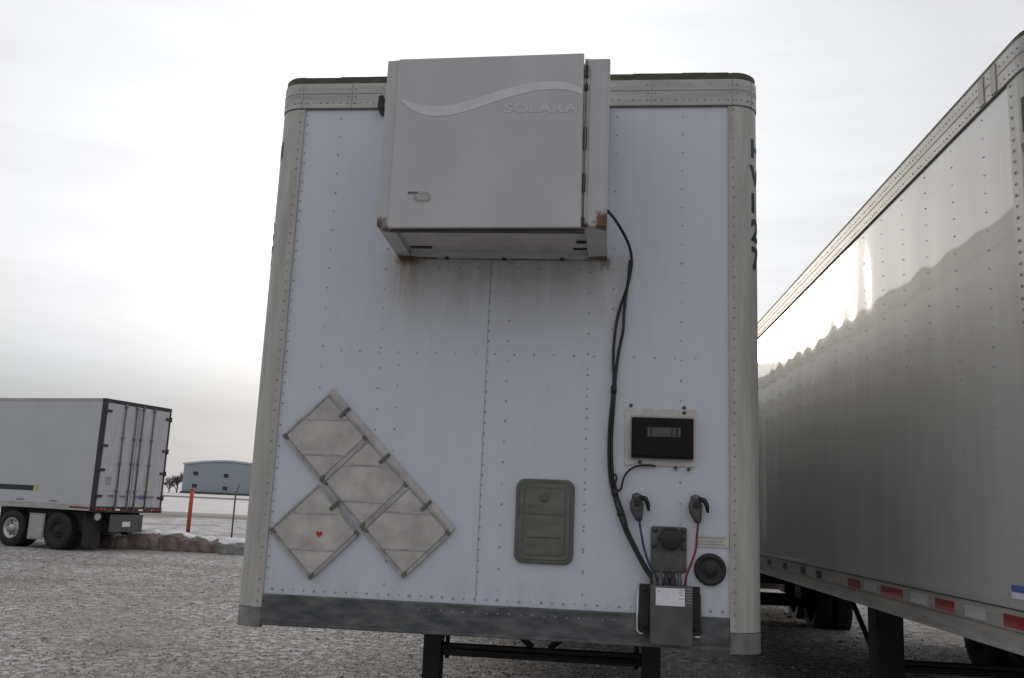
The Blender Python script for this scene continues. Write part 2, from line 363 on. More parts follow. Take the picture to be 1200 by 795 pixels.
# ------------------------------------------------------------------ ground
def smooth(a, b, x):
    t = max(0, min(1, (x-a)/(b-a))); return t*t*(3-2*t)
def gz(x, y):
    z = .10*smooth(6, 18, y)
    if y > 55: z += 1.15*smooth(58, 112, y)+.25*smooth(112, 150, y)
    return z
def mat_gravel():
    m = bpy.data.materials.new('gravel lot'); m.use_nodes = True; n = m.node_tree.nodes; l = m.node_tree.links; b = n['Principled BSDF']
    b.inputs['Roughness'].default_value = .95; b.inputs['Specular IOR Level'].default_value = .25
    t = n.new('ShaderNodeTexCoord')
    def noi(sc, det=6, ro=.6):
        z = n.new('ShaderNodeTexNoise'); z.inputs['Scale'].default_value = sc; z.inputs['Detail'].default_value = det; z.inputs['Roughness'].default_value = ro; l.new(t.outputs['Object'], z.inputs[0]); return z.outputs[0]
    def rng(v, a, b_, c=0, d=1):
        r_ = n.new('ShaderNodeMapRange'); l.new(v, r_.inputs[0])
        for i, q in enumerate((a, b_, c, d)): r_.inputs[i+1].default_value = q
        return r_.outputs[0]
    def mix(f, A, B):
        x = n.new('ShaderNodeMix'); x.data_type = 'RGBA'; l.new(f, x.inputs['Factor'])
        for k, v in (('A', A), ('B', B)):
            if isinstance(v, tuple): x.inputs[k].default_value = (*v, 1)
            else: l.new(v, x.inputs[k])
        return x.outputs['Result']
    vo = n.new('ShaderNodeTexVoronoi'); vo.inputs['Scale'].default_value = 38; l.new(t.outputs['Object'], vo.inputs[0])
    sc_ = n.new('ShaderNodeSeparateColor'); l.new(vo.outputs['Color'], sc_.inputs[0])
    c = mix(sc_.outputs[0], (.19, .172, .153), (.52, .49, .455))
    c = mix(rng(noi(30, 8, .8), .42, .62), c, (.30, .275, .25))
    c = mix(rng(noi(.55, 5), .42, .62, 0, .5), c, (.30, .275, .245))
    mpz = n.new('ShaderNodeMapping'); mpz.inputs['Scale'].default_value = (.35, 1.6, 1); mpz.inputs['Rotation'].default_value = (0, 0, R(14)); l.new(t.outputs['Object'], mpz.inputs[0])
    zt = n.new('ShaderNodeTexNoise'); zt.inputs['Scale'].default_value = .8; zt.inputs['Detail'].default_value = 5; l.new(mpz.outputs[0], zt.inputs[0])
    c = mix(rng(zt.outputs[0], .50, .64, 0, .45), c, (.20, .18, .16))
    # thin crusts of snow caught between the stones
    a = n.new('ShaderNodeMath'); a.operation = 'MULTIPLY'; l.new(rng(noi(7, 8, .75), .48, .57), a.inputs[0]); l.new(rng(noi(.35, 4), .33, .58), a.inputs[1])
    c = mix(a.outputs[0], c, (.74, .735, .75))
    l.new(c, b.inputs['Base Color'])
    ma = n.new('ShaderNodeMath'); ma.operation = 'ADD'; l.new(vo.outputs['Distance'], ma.inputs[0]); l.new(noi(24, 8, .75), ma.inputs[1])
    bp = n.new('ShaderNodeBump'); bp.inputs['Strength'].default_value = .9; bp.inputs['Distance'].default_value = .03; l.new(ma.outputs[0], bp.inputs['Height']); l.new(bp.outputs[0], b.inputs['Normal'])
    return m
M['gravel'] = mat_gravel()
M['snowfield'] = mat('snow dusted rough ground', (.60, .59, .62), .9, 0, 0, 2.2, (1, .35, 1), col2=(.20, .185, .19), bump=.8, bscale=8)
M['snowclean'] = mat('wind packed snow', (.70, .67, .66), .9, 0, .10, .2)
M['deadgrass'] = mat('dead grass verge', (.24, .225, .19), .95, 0, .5, 2)
M['road'] = mat('salt stained road', (.13, .13, .13), .9, 0, .3, .4)
def ground(name, ys, x0, x1, m, dz, nx=40, rag=0):
    """a sheet following the terrain; its far and near edges may wander by rag metres"""
    mb = MB(); vs = []; fs = []
    xs = [x0+(x1-x0)*i/nx for i in range(nx+1)]
    for j, y in enumerate(ys):
        for x in xs:
            yy = y+(rag*noise.noise(Vector((x*.13, y*.01, 3))) if j in (0, len(ys)-1) else 0)
            vs.append((x, yy, gz(x, yy)+dz+(.04*noise.noise(Vector((x*.3, yy*.3, 0))) if m == 'snowfield' and j not in (0, len(ys)-1) else 0)))
    k = nx+1
    for j in range(len(ys)-1):
        for i in range(nx): fs.append((j*k+i, j*k+i+1, (j+1)*k+i+1, (j+1)*k+i))
    mb.add(vs, fs, m, True); o = mb.build(name); o['kind'] = 'structure'; return o
ground('ground', [-60, -20, 0, 4, 6, 8, 10, 12, 14, 16, 18, 22, 30, 40, 50, 55, 60, 70, 80, 90, 100, 112, 125, 150, 300, 900, 2200], -1500, 1500, 'gravel', 0, 2)
ground('snow_ground', [23.0, 26, 30, 34, 38, 42, 46, 50, 54, 57], -220, 220, 'snowfield', .006, 260, .6)
ground('grass_verge', [55.5, 58, 61, 64, 67], -260, 260, 'deadgrass', .012, 80, .5)
ground('snow_bank', [66.4, 72, 78, 84, 90, 96, 100], -320, 320, 'snowclean', .018, 80, .5)
ground('road', [99, 103, 107], -340, 340, 'road', .026, 40)
ground('snow_field', [106.6, 112, 120, 130, 150, 300, 900, 2100], -1400, 1400, 'snowclean', .04, 40)

# loose stones on the lot, far too many to count
def gravel():
    mb = MB(); rng = random.Random(3)
    M['stone_a'] = mat('crushed stone', (.37, .345, .315), .95, 0, .3, 12, spec=.3)
    M['stone_b'] = mat('dark crushed stone', (.24, .225, .21), .95, 0, .3, 12, spec=.3)
    M['stone_c'] = mat('snow capped crushed stone', (.66, .65, .645), .9, 0, .2, 12)
    M['stone_d'] = mat('reddish crushed stone', (.34, .25, .22), .95, 0, .2, 12, spec=.3)
    base = [(1, 0, 0), (-1, 0, 0), (0, 1, 0), (0, -1, 0), (0, 0, 1), (0, 0, -.4)]
    F = [(0, 2, 4), (2, 1, 4), (1, 3, 4), (3, 0, 4), (2, 0, 5), (1, 2, 5), (3, 1, 5), (0, 3, 5)]
    for _ in range(34000):
        y = 2.6+16*(rng.random()**1.5); 
        x = rng.uniform(-8.5-.75*(y-3), 5.5) if rng.random() < .8 else rng.uniform(-3, 6)
        r_ = rng.uniform(.007, .022)*(1.9 if rng.random() < .06 else 1); a = rng.uniform(0, 6.28); ca, sa = math.cos(a), math.sin(a); z = gz(x, y)
        sx, sy, sz = r_*rng.uniform(.8, 1.5), r_*rng.uniform(.7, 1.1), r_*rng.uniform(.45, .8)
        vs = []
        for bx, by, bz in base:
            px, py = bx*sx*rng.uniform(.75, 1.2), by*sy*rng.uniform(.75, 1.2)
            px += rng.uniform(-.25, .25)*r_; vs.append((x+px*ca-py*sa, y+px*sa+py*ca, z+bz*sz+.002))
        mb.add(vs, F, rng.choices(('stone_a', 'stone_b', 'stone_c', 'stone_d'), (42, 24, 27, 7))[0])
    o = mb.build('gravel'); o['kind'] = 'stuff'; o['label'] = 'loose crushed stones with flecks of snow on the lot'; o['category'] = 'gravel'
gravel()

# ------------------------------------------------------------------ shared trailer pieces
def wheel(root, x, y, z, side, sub=True, r=.5, wd=.27, rimmat='rim'):
    """tyre with its rim and hub; side = +1/-1 is the outward direction along x"""
    mb = MB(); h = wd/2
    prof = [(r*.56, -h*.9), (r*.72, -h), (r*.93, -h*.96), (r, -h*.7), (r*1.0, -h*.2), (r*.985, 0), (r*1.0, h*.2), (r, h*.7), (r*.93, h*.96), (r*.72, h), (r*.56, h*.9), (r*.56, -h*.9)]
    mb.lathe(prof, 'tyre', (0, 0, 0), 'x', 36)
    for k in range(36):
        a = 2*math.pi*k/36
        for dx in (-.07, .07):
            rot = Matrix.Rotation(a, 3, 'X')
            c = rot @ Vector((dx, 0, r*1.0)); mb.box(c.x-.045, c.x+.045, c.y-.018, c.y+.018, c.z-.008, c.z+.008, 'tyre', rot=rot)
    t = mb.build('wheel', root, (x, y, z))
    mr_ = MB(); s = side
    mr_.lathe([(r*.57, -s*h*.85), (r*.57, s*h*.93), (r*.53, s*h*.95), (r*.50, s*h*.5), (r*.32, s*h*.30), (r*.30, s*h*.55), (r*.20, s*h*.6), (r*.19, s*h*1.05), (r*.10, s*h*1.2), (.001, s*h*1.2)], rimmat, (0, 0, 0), 'x', 32)
    for k in range(10):
        a = 2*math.pi*k/10; mr_.lathe([(.018, s*h*.3), (.018, s*h*.72), (.001, s*h*.75)], 'steel', (0, r*.26*math.cos(a), r*.26*math.sin(a)), 'x', 6)
    for k in range(8):
        a = 2*math.pi*(k+.5)/8; mr_.lathe([(.038, s*h*.42), (.001, s*h*.425)], 'steel_dark', (0, r*.41*math.cos(a), r*.41*math.sin(a)), 'x', 10)
    mr_.build('rim', t)
    return t
def running_gear(root, ys, half=1.22, zoff=0, dark_rear=False, dark_all=False):
    for y in ys:
        for sg in (1, -1):
            wheel(root, sg*(half-.14), y, .5+zoff, sg, rimmat='steel_dark' if dark_all or (dark_rear and y == max(ys)) else 'rim')
            wheel(root, sg*(half-.46), y, .5+zoff, sg)
        MB().tube([(-half+.2, y, .5+zoff), (half-.2, y, .5+zoff)], .065, 'steel_dark', 10).build('axle', root)
    m = MB(); y0, y1 = min(ys)-.9, max(ys)+.9
    for x in (-.5, .5): m.box(x-.05, x+.05, y0, y1, .78+zoff, 1.05+zoff, 'steel_dark', .01)
    for y in ys:
        for x in (-.5, .5): m.box(x-.07, x+.07, y-.25, y+.25, .58+zoff, .8+zoff, 'steel_dark', .02)
    m.box(-.5, .5, y0, y0+.1, .85+zoff, 1.0+zoff, 'steel_dark').box(-.5, .5, y1-.1, y1, .85+zoff, 1.0+zoff, 'steel_dark')
    m.build('bogie_frame', root)
def landing_gear(root, y, x=.77, zb=1.18, z0=0.0, lw=.065, ox=0):
    for sg in (-1, 1):
        m = MB(); c = sg*x+ox
        m.box(c-lw, c+lw, y-lw, y+lw, z0+.32, zb+.02, 'steel_dark', .008)
        m.box(c-.05, c+.05, y-.05, y+.05, z0+.06, z0+.34, 'steel', .006)
        m.box(c-.14, c+.14, y-.13, y+.13, z0-.03, z0+.035, 'steel_dark', .01)
        m.box(c-.03, c+.03, y-.10, y+.10, z0+.035, z0+.09, 'steel_dark', .004)
        m.tube([(c-sg*.10, y, zb-.02), (c-sg*.10, y, .74)], .016, 'steel_dark', 8)
        m.build('landing_leg', root)
    m = MB(); m.box(-x+.065+ox, x-.065+ox, y-.03, y+.03, .76, .845, 'steel_dark', .008)
    m.tube([(-x+.1+ox, y-.05, .80), (x-.1+ox, y-.05, .80)], .014, 'steel_dark', 8)
    m.build('cross_shaft', root)
    m = MB()
    for sg in (-1, 1):
        m.tube([(sg*.50+ox, y-.02, zb+.02), (sg*.06+ox, y-.02, .85)], .022, 'steel_dark', 8)
        m.tube([(sg*x+ox, y+.06, .70), (sg*x+ox, y+1.0, zb)], .022, 'steel_dark', 8)
    m.build('brace', root)
def underframe(root, L_, zb):
    m = MB(); m.box(-1.27, 1.27, .14, L_-.03, zb+.095, zb+.13, 'steel_dark')
    y = .5
    while y < L_-.3:
        m.box(-1.25, 1.25, y-.03, y+.03, zb-.0, zb+.095, 'steel_dark'); y += .35 if y < 5 or y > L_-4 else .5
    m.build('floor', root)
    m = MB(); m.box(-.55, .55, .25, 1.6, zb-.03, zb-.003, 'steel_dark', .005); m.lathe([(.045, zb-.11), (.045, zb-.03)], 'steel', (0, .92, 0), 'z', 16)
    m.build('kingpin_plate', root)
def rear_doors(root, L_, zb, zt, wall='far_door', n_rod=4, bumper=True):
    for sg in (-1, 1):
        m = MB(); m.box(min(sg*.012, sg*1.20), max(sg*.012, sg*1.20), L_-.005, L_+.045, zb+.12, zt-.11, wall, .006)
        d = m.build('rear_door', root)
        for xr in (.13, .56) if n_rod == 4 else (.5,):
            m = MB(); m.tube([(sg*xr, L_+.075, zb+.06), (sg*xr, L_+.075, zt-.07)], .019, 'rod', 8)
            for z in (zb+.12, zb+.55, zb+1.3, zb+2.0, zt-.16): m.box(sg*xr-.045, sg*xr+.045, L_+.04, L_+.095, z-.03, z+.03, 'rod', .005)
            m.box(min(sg*xr, sg*(xr+.30)), max(sg*xr, sg*(xr+.30)), L_+.085, L_+.105, zb+.40, zb+.435, 'rod', .004)
            m.build('lock_rod', d)
        for z in (zb+.4, zb+1.1, zb+1.75, zt-.33):
            m = MB(); m.box(min(sg*1.06, sg*1.30), max(sg*1.06, sg*1.30), L_+.03, L_+.075, z-.035, z+.035, 'dark_trim', .006)
            m.tube([(sg*1.285, L_+.06, z-.07), (sg*1.285, L_+.06, z+.07)], .022, 'dark_trim', 8)
            m.build('hinge', d)
    m = MB()
    for sg in (-1, 1): m.box(min(sg*1.205, sg*1.30), max(sg*1.205, sg*1.30), L_-.08, L_+.03, zb, zt, 'dark_trim', .006)
    m.box(-1.3, 1.3, L_-.08, L_+.028, zt-.10, zt+.003, 'dark_trim', .006); m.box(-1.3, 1.3, L_-.08, L_+.06, zb-.03, zb+.11, 'dark_trim', .006)
    f = m.build('rear_frame', root)
    for sg in (-1, 1):
        for k in range(3): MB().lathe([(.05, 0), (.05, .03), (.001, .035)], 'tail_red', (sg*(.95+k*.13), L_+.062, zb+.04), 'y', 14).build('tail_lamp', f)
    if not bumper: return
    m = MB()
    for sg in (-1, 1): m.box(sg*.55-.045, sg*.55+.045, L_-.05, L_+.03, .52, zb-.031, 'steel', .008)
    m.box(-1.1, 1.1, L_-.04, L_+.05, .48, .60, 'steel', .01)
    m.build('rear_bumper', root)

# ------------------------------------------------------------------ the front trailer seen nose on
trailer = thing('box_trailer', 'white box trailer facing us, rusty cooling unit above four diamond placard holders', 'trailer', (0, .0094, 0), (-.00795, -.00577, 0))
P = Plan(.12); LEN = 16.1; ZB, ZT = 1.18, 4.10
# side walls
def side_wall(root, plan, sg, L_, z0, z1, m, pillow=0, pitch=.405, seed=0, rivet_to=0, start=0, th=.03, rivet_m='rivet', rr=.0055, rstep=.1):
    mb = MB(); u0 = plan.a+plan.q+start; u1 = u0+L_-plan.r-start
    us = frange(u0, u1, .045 if pillow else 2); zs = frange(z0, z1, .12 if pillow else 3); vs = []; fs = []
    for u in us:
        for z in zs:
            d = 0
            if pillow:
                k = (u-u0)/pitch; fr = k-math.floor(k); c = math.floor(k); amp = pillow*(.6+.9*abs(noise.noise(Vector((c*3.7, z*.35, seed)))))
                e = min(1, (z1-z)/.25, (z-z0)/.25)
                d = amp*(math.sin(math.pi*fr)**2)*e*(1 if noise.noise(Vector((c*5.1, 0, seed)))>-.2 else -.6)+.0012*noise.noise(Vector((u*1.1, z*1.3, seed+9)))
            p, nn = plan.at(sg*u, d); vs.append((p.x, p.y, z))
    nz = len(zs)
    for i in range(len(us)-1):
        for j in range(nz-1): fs.append((i*nz+j, i*nz+j+1, (i+1)*nz+j+1, (i+1)*nz+j))
    mb.add(vs, fs, m, True)
    x_in = sg*(HW-th); a, b = plan.r+start, L_
    mb.add([(x_in, a, z0), (x_in, b, z0), (x_in, b, z1), (x_in, a, z1)], [(0, 1, 2, 3)], m)
    if rivet_to:
        u = u0
        while u < u0+rivet_to:
            plan.rivets(mb, [(sg*u, z) for z in frange(z0+.05, z1-.05, rstep)], 0.0015, rivet_m, rr)
            u += pitch
    return mb.build('side_wall', root)
for sg in (-1, 1): side_wall(trailer, P, sg, LEN, 1.33, 3.915, 'panel' if 0 else 'gloss', pillow=.0)
# roof
m = MB(); prof = [P.at(u, -.012)[0] for u in [-(P.a+P.q)]+[-(P.a+P.q*k/8) for k in range(7, -1, -1)]+[P.a+P.q*k/8 for k in range(9)]]
poly = [(v.x, v.y) for v in prof]+[(HW-.012, LEN), (-HW+.012, LEN)]
m.prism(poly, ZT-.03, ZT-.008, 'roof', 'z'); m.build('roof', trailer)
# front panel with rivets
m = MB(); m.box(-1.20, 1.20, .003, .03, 1.25, 3.95, 'panel')
def col(x, z0, z1, st, x2=None): return [(x+((x2-x)*(z-z1)/(z0-z1) if x2 is not None else 0), z) for z in frange(z0, z1, st)]
rv = col(-.94, 1.95, 3.86, .105)+col(-.63, 1.95, 3.86, .105)+col(-.53, 1.4, 2.5, .105)+col(.035, 1.40, 3.05, .105)+col(.445, 1.40, 3.86, .105)+col(.565, 2.5, 3.86, .105)+col(.91, 1.75, 3.86, .10)+col(.445, 1.4, 2.5, .1)
rv += [(x, 2.566) for x in frange(-.84, .98, .102)]+[(x, 3.02) for x in frange(-.45, .5, .1)]
P.rivets(m, rv, -.003, 'rivet', .0055)
P.rivets(m, col(-.068, 1.38, 3.05, .053), -.003, 'rivet', .0055)
P.rivets(m, col(-1.13, 1.40, 3.88, .055), -.001, 'rivet', .0045)
bot = [(x, 1.352) for x in frange(-1.10, 1.11, .0545)]
for x, z in bot: P.rivets(m, [(x, z)], -.003, 'rivet', random.choice((.0055, .007, .009)))
m.box(-.0735, -.0715, .000, .004, 1.34, 3.05, 'ink_grey')       # lap seam
m.build('front_panel', trailer)
# corner posts
for sg in (-1, 1):
    m = MB(); u0, u1 = sorted((sg*1.143, sg*(P.a+P.q+.055)))
    P.strip(m, u0, u1, 1.262, 3.915, .006, .03, 'post'); P.strip(m, u0, u1, 1.165, 1.259, .007, .03, 'post_dark')
    P.rivets(m, [(sg*1.168, z) for z in frange(1.29, 3.89, .053)], .0055, 'rivet_rail', .0055)
    P.rivets(m, [(sg*(P.a+P.q+.03), z) for z in frange(1.29, 3.89, .053)], .0055, 'rivet_rail', .0055)
    P.strip(m, min(sg*1.1435, sg*1.150), max(sg*1.1435, sg*1.150), 1.262, 3.91, .0085, .004, 'post')
    post = m.build('corner_post', trailer)
    if sg > 0:
        mb = MB()
        for ch, z, sz in (('H', 3.648, .098), ('V', 3.495, .105), ('I', 3.348, .100), ('2', 3.195, .115), ('7', 3.045, .115)):
            P.wrap_text(mb, text_mesh(ch, sz*1.38, .006), P.a+P.q*.47, z, .0085, 'letter', 1.0)
        mb.build('lettering', post)
    else:
        mb = MB()
        for ch, z, sz in (('H', 3.648, .098), ('2', 3.195, .105), ('7', 3.045, .105)):
            me = text_mesh(ch, sz*1.3, .005); P.wrap_text(mb, me, -(P.a+P.q*.60)-.070, z, .0085, 'letter', 1.0)
        mb.build('lettering', post)
# top rail
m = MB(); U = P.a+P.q+LEN-.2
P.strip(m, -U, U, 3.918, 4.062, .010, .03, 'rail')
P.strip(m, -U, U, 3.911, 3.917, .008, .03, 'seam_line')
P.strip(m, -U, U, 4.000, 4.004, .0115, .01, 'rivet_rail')
P.rivets(m, [(x, 3.948) for x in frange(-1.28, 1.28, .037)], .0095, 'rivet_rail', .0055)
P.rivets(m, [(x, 4.035) for x in frange(-1.28, 1.28, .11)], .0095, 'rivet_rail', .004)
for x in (-1.165, -.885, .745, 1.165, 1.27):
    P.strip(m, x-.0025, x+.0025, 3.92, 4.06, .0125, .004, 'rivet')
    P.rivets(m, [(x+d, z) for d in (-.02, .02) for z in (3.945, 3.985, 4.03)], .0095, 'rivet_rail', .0055)
m.build('top_rail', trailer)
m = MB(); P.strip(m, -U, U, 4.063, 4.100, .004, .05, 'roof_edge')
for _ in range(26):   # lumps of old sealant
    u = random.uniform(-1.35, 1.35); p, nn = P.at(u, -.01); w = random.uniform(.03, .12)
    P.strip(m, u-w, u+w, 4.09, 4.100+random.uniform(.001, .006), .001, .03, 'roof_edge')
m.build('roof_edge', trailer)
# bottom rail
m = MB(); m.box(-1.1425, 1.1425, -.012, .03, 1.183, 1.327, 'dkrail', .006)
P.strip(m, -U, -(P.a+P.q+.06), 1.19, 1.33, .006, .03, 'rail'); P.strip(m, P.a+P.q+.06, U, 1.19, 1.33, .006, .03, 'rail')
m.box(-1.1425, 1.1425, -.022, -.010, 1.178, 1.194, 'dkrail', .003)
m.box(1.0, 1.138, -.016, -.011, 1.205, 1.318, 'dkrail', .002)
P.rivets(m, [(x, 1.29) for x in frange(-.35, .6, .055)], .0125, 'rivet', .0045)
m.build('bottom_rail', trailer)
underframe(trailer, LEN, ZB); landing_gear(trailer, 2.2, ox=.10); running_gear(trailer, (12.8, 14.1)); rear_doors(trailer, LEN, ZB, ZT)

# ---- cooling unit
unit = MB()
ux0, ux1, uy, uz0, uz1 = -.560, .530, -.495, 3.088, 3.935
th = R(.55)
def shear(o):
    o.location = (0, 0, 0)
# body: frame members around a recessed belly
unit.box(ux0, ux1-.003, uy+.025, -.004, uz0+.05, uz1-.012, 'unit', .006)
unit.build('cooling_unit', trailer)
U0 = bpy.data.objects['cooling_unit']
def up_(mb, name): return mb.build(name, U0)
m = MB()
m.prism([(-.560, uy), (-.500, uy-.006), (-.500, uy+.03), (-.560, uy+.03)], uz0, uz1, 'unit', 'z')
up_(m, 'corner_post')
m = MB(); m.box(.434, .530, uy-.006, uy+.03, uz0, uz1-.005, 'unit', .006); m.box(.522, .5305, uy-.010, uy+.025, uz0+.002, uz1-.012, 'unit', .003)
up_(m, 'corner_post')
# underside frame
def slant(mb, a0, a1, b0, b1, z0f, z0b, y0, y1, m_, t=.02):
    """slab below the unit: x a0..a1 at the front, b0..b1 at the back"""
    mb.add([(a0, y0, z0f), (a1, y0, z0f), (b1, y1, z0b), (b0, y1, z0b), (a0, y0, z0f+t), (a1, y0, z0f+t), (b1, y1, z0b+t), (b0, y1, z0b+t)],
           [(0, 1, 2, 3), (4, 5, 6, 7), (0, 1, 5, 4), (1, 2, 6, 5), (2, 3, 7, 6), (3, 0, 4, 7)], m_)
m = MB()
slant(m, -.560, -.487, -.560, -.490, uz0, 3.064, uy, -.005, 'unit', .05)
slant(m, .434, .530, .434, .530, uz0, 3.064, uy, -.005, 'unit', .05)
slant(m, -.4865, .4335, -.4895, .4335, 3.068, 3.064, -.075, -.005, 'unit', .05)
slant(m, -.4865, .4335, -.4895, .4335, uz0+.003, 3.072, uy+.002, -.445, 'unit', .05)
slant(m, -.4865, .4335, -.4895, .4335, 3.104, 3.090, -.445, -.0755, 'unit_under', .03)
up_(m, 'bottom_frame')
for x in (-.30, .0, .30): MB().lathe([(.011, 0), (.011, -.012), (.001, -.014)], 'grime', (x, -.04, 3.0655), 'z', 8).build('bolt', U0)
for x in (-.27, .0, .22): MB().lathe([(.009, 0), (.009, -.01), (.001, -.012)], 'grime', (x, -.468, 3.0865), 'z', 8).build('bolt', U0)
for a in ((-.47, -.36, -.15, -.13), (.36, .43, -.14, -.125), (.38, .43, -.25, -.24)): MB().box(*a, 3.084, 3.094, 'grime').build('drain_slot', U0)
def blob(mb, c, r, m_, seed=0, sq=(1, 1, 1)):
    bm = bmesh.new(); bmesh.ops.create_icosphere(bm, subdivisions=2, radius=1)
    for v in bm.verts:
        k = 1+.35*noise.noise(v.co*1.8+Vector((seed, 0, 0))); v.co = Vector(c)+Vector((v.co.x*r*sq[0]*k, v.co.y*r*sq[1]*k, v.co.z*r*sq[2]*k))
    mb.bm(bm, m_, True)
# door
dm = MB(); dy = uy-.022
dm.prism([(-.499, 3.070), (.413, 3.079), (.405, 3.952), (-.500, 3.934)], dy, uy+.01, 'unit_door')
door = up_(dm, 'door')
bv = door.modifiers.new('bevel', 'BEVEL'); bv.width = .006; bv.segments = 3; bv.limit_method = 'ANGLE'
m = MB()      # dark gap, hinges on the right
m.box(.409, .435, uy-.004, uy+.004, 3.085, 3.93, 'unit_under')
m.box(.4165, .4215, uy-.006, uy+.004, 3.09, 3.92, 'grime')
m.tube([(.4205, dy-.002, 3.10), (.4205, dy-.002, 3.75)], .003, 'rod', 6)
up_(m, 'door_gap_seal')
for z, h in ((3.86, .03), (3.78, .015), (3.52, .055), (3.30, .045), (3.11, .02)): MB().box(.412, .4275, dy-.002, uy, z-h, z+h, 'grime', .004).build('hinge', U0)
m = MB(); m.box(-.49, .43, uy-.004, uy+.002, 3.055, 3.078, 'grime'); up_(m, 'door_seal')
# wave decal and lettering
m = MB(); pts = []
for i in range(61):
    t = i/60; x = -.478+t*.878
    kx = [(-.478, 3.722, .004), (-.44, 3.694, .016), (-.38, 3.668, .024), (-.31, 3.656, .026), (-.22, 3.664, .026), (-.12, 3.692, .026), (-.02, 3.728, .025), (.08, 3.760, .024), (.18, 3.782, .022), (.27, 3.788, .020), (.34, 3.778, .018), (.402, 3.752, .014)]
    for (a, za, wa), (b, zb_, wb) in zip(kx, kx[1:]):
        if a <= x <= b+1e-6:
            f = (x-a)/(b-a); pts.append((x, za+(zb_-za)*f, wa+(wb-wa)*f)); break
for _ in range(3): pts = [pts[0]]+[(b[0], (a[1]+2*b[1]+c[1])/4, (a[2]+2*b[2]+c[2])/4) for a, b, c in zip(pts, pts[1:], pts[2:])]+[pts[-1]]
vs = []; fs = []
for x, z, w in pts: vs += [(x, dy-.0015, z-w), (x, dy-.0015, z+w)]
for i in range(len(pts)-1): fs.append((2*i, 2*i+2, 2*i+3, 2*i+1))
m.add(vs, fs, 'unit_wave'); up_(m, 'wave_stripe')
me = text_mesh('SOLARA', .066, .0022)
xs = [v.co.x for v in me.vertices]; k = .350/(max(xs)-min(xs)); mb = MB()
mb.add([(.030+(v.co.x-min(xs))*k, dy-.0015, 3.650+v.co.y*.95) for v in me.vertices], [list(f.vertices) for f in me.polygons], 'unit_ghost'); up_(mb, 'lettering')
m = MB(); m.prism([(-.412, 3.252), (-.318, 3.248), (-.302, 3.232), (-.302, 3.208), (-.322, 3.200), (-.365, 3.202), (-.385, 3.214), (-.380, 3.232)], dy-.0022, dy-.0008, 'ink_grey')
m.prism([(-.374, 3.236), (-.325, 3.234), (-.312, 3.222), (-.318, 3.209), (-.362, 3.210)], dy-.0032, dy-.0023, 'unit_under'); m.box(-.412, -.366, dy-.0035, dy-.0023, 3.240, 3.249, 'ink'); up_(m, 'sticker')
# small dark bracket at the left of the unit and cable gland on the right
m = MB(); m.prism([(-.722, 3.968), (-.700, 3.972), (-.700, 3.868), (-.714, 3.872), (-.726, 3.90)], -.05, -.004, 'black'); m.build('marker_lamp', trailer)
m = MB()

# ---- placard holders
def placard(cx, cz, rail_ur, heart=False, seedv=0):
    h = .235 if heart else .226; m = MB(); y = -.004
    m.prism([(cx-h, cz), (cx, cz-h), (cx+h, cz), (cx, cz+h)], y-.006, y, 'placard_edge')
    o = m.build('placard_holder', trailer)
    m = MB(); g = h-.024; s_ = .010
    m.prism([(cx-g, cz+s_*.5), (cx, cz-g+s_*.5), (cx+g, cz+s_*.5), (cx, cz+g+s_*.5)], y-.0095, y-.0062, 'placard')
    m.build('placard_sheet', o)
    m = MB()
    for dz, w in ((.092, .115), (-.088, .12)):      # folded edges of the flip leaves
        m.box(cx-w, cx+w, y-.0125, y-.0097, cz+dz-.004, cz+dz+.004, 'placard_edge')
    for sg in (-1, 1): m.prism([(cx+sg*.128, cz+.10), (cx+sg*.132, cz+.10), (cx+sg*.205, cz+.02), (cx+sg*.201, cz+.02)], y-.0122, y-.0097, 'placard_edge')
    m.build('flip_leaf', o)
    def along(a, b, t): return (a[0]+(b[0]-a[0])*t, a[1]+(b[1]-a[1])*t)
    T_, R_, B_, L_ = (cx, cz+h), (cx+h, cz), (cx, cz-h), (cx-h, cz)
    m = MB()
    for (a, b) in ((L_, B_), (B_, R_), (T_, L_)):
        n_ = Vector((b[0]-a[0], b[1]-a[1])).normalized(); q = Vector((-n_.y, n_.x))*.010
        c = Vector(((a[0]+b[0])/2, (a[1]+b[1])/2)); 
        if (Vector((cx, cz))-c).dot(q) < 0: q = -q
        m.prism([a, b, (b[0]+q.x, b[1]+q.y), (a[0]+q.x, a[1]+q.y)], y-.013, y-.0062, 'placard_edge')
    m.build('edge_channel', o)
    if rail_ur:
        m = MB(); d = .030; m.prism([(T_[0]-.004, T_[1]), (R_[0]-.004, R_[1]), (R_[0]+d*.55, R_[1]+d), (T_[0]+d*.55, T_[1]+d)], y-.010, y-.001, 'placard'); m.prism([(T_[0], T_[1]+.0), (R_[0], R_[1]+.0), (R_[0]+.006, R_[1]+.006), (T_[0]+.006, T_[1]+.006)], y-.014, y-.0102, 'placard_edge')
        m.build('clip_rail', o)
    cl = [along(T_, R_, .42), (R_[0]-.015, R_[1]+.004), (B_[0]+.004, B_[1]+.022), (L_[0]+.02, L_[1])]
    for i, (x, z) in enumerate(cl):
        mm = MB(); rot = Matrix.Rotation(R(-45 if i % 2 == 0 else 45), 3, 'Y'); w = .034 if i == 0 else .014
        mm.box(x-w, x+w, y-.019, y-.0145+.0045, z-.0085, z+.0085, 'clip', .002, rot=rot)
        mm.build('clip', o)
    if heart:
        mm = MB(); hx, hz = cx+.028, cz-.010; pts = []
        for k in range(24):
            t = 2*math.pi*k/24; pts.append((hx+.0011*16*math.sin(t)**3, hz+.0011*(13*math.cos(t)-5*math.cos(2*t)-2*math.cos(3*t)-math.cos(4*t))))
        mm.prism(pts, y-.0115, y-.0097, 'red'); mm.build('heart_mark', o)
    return o
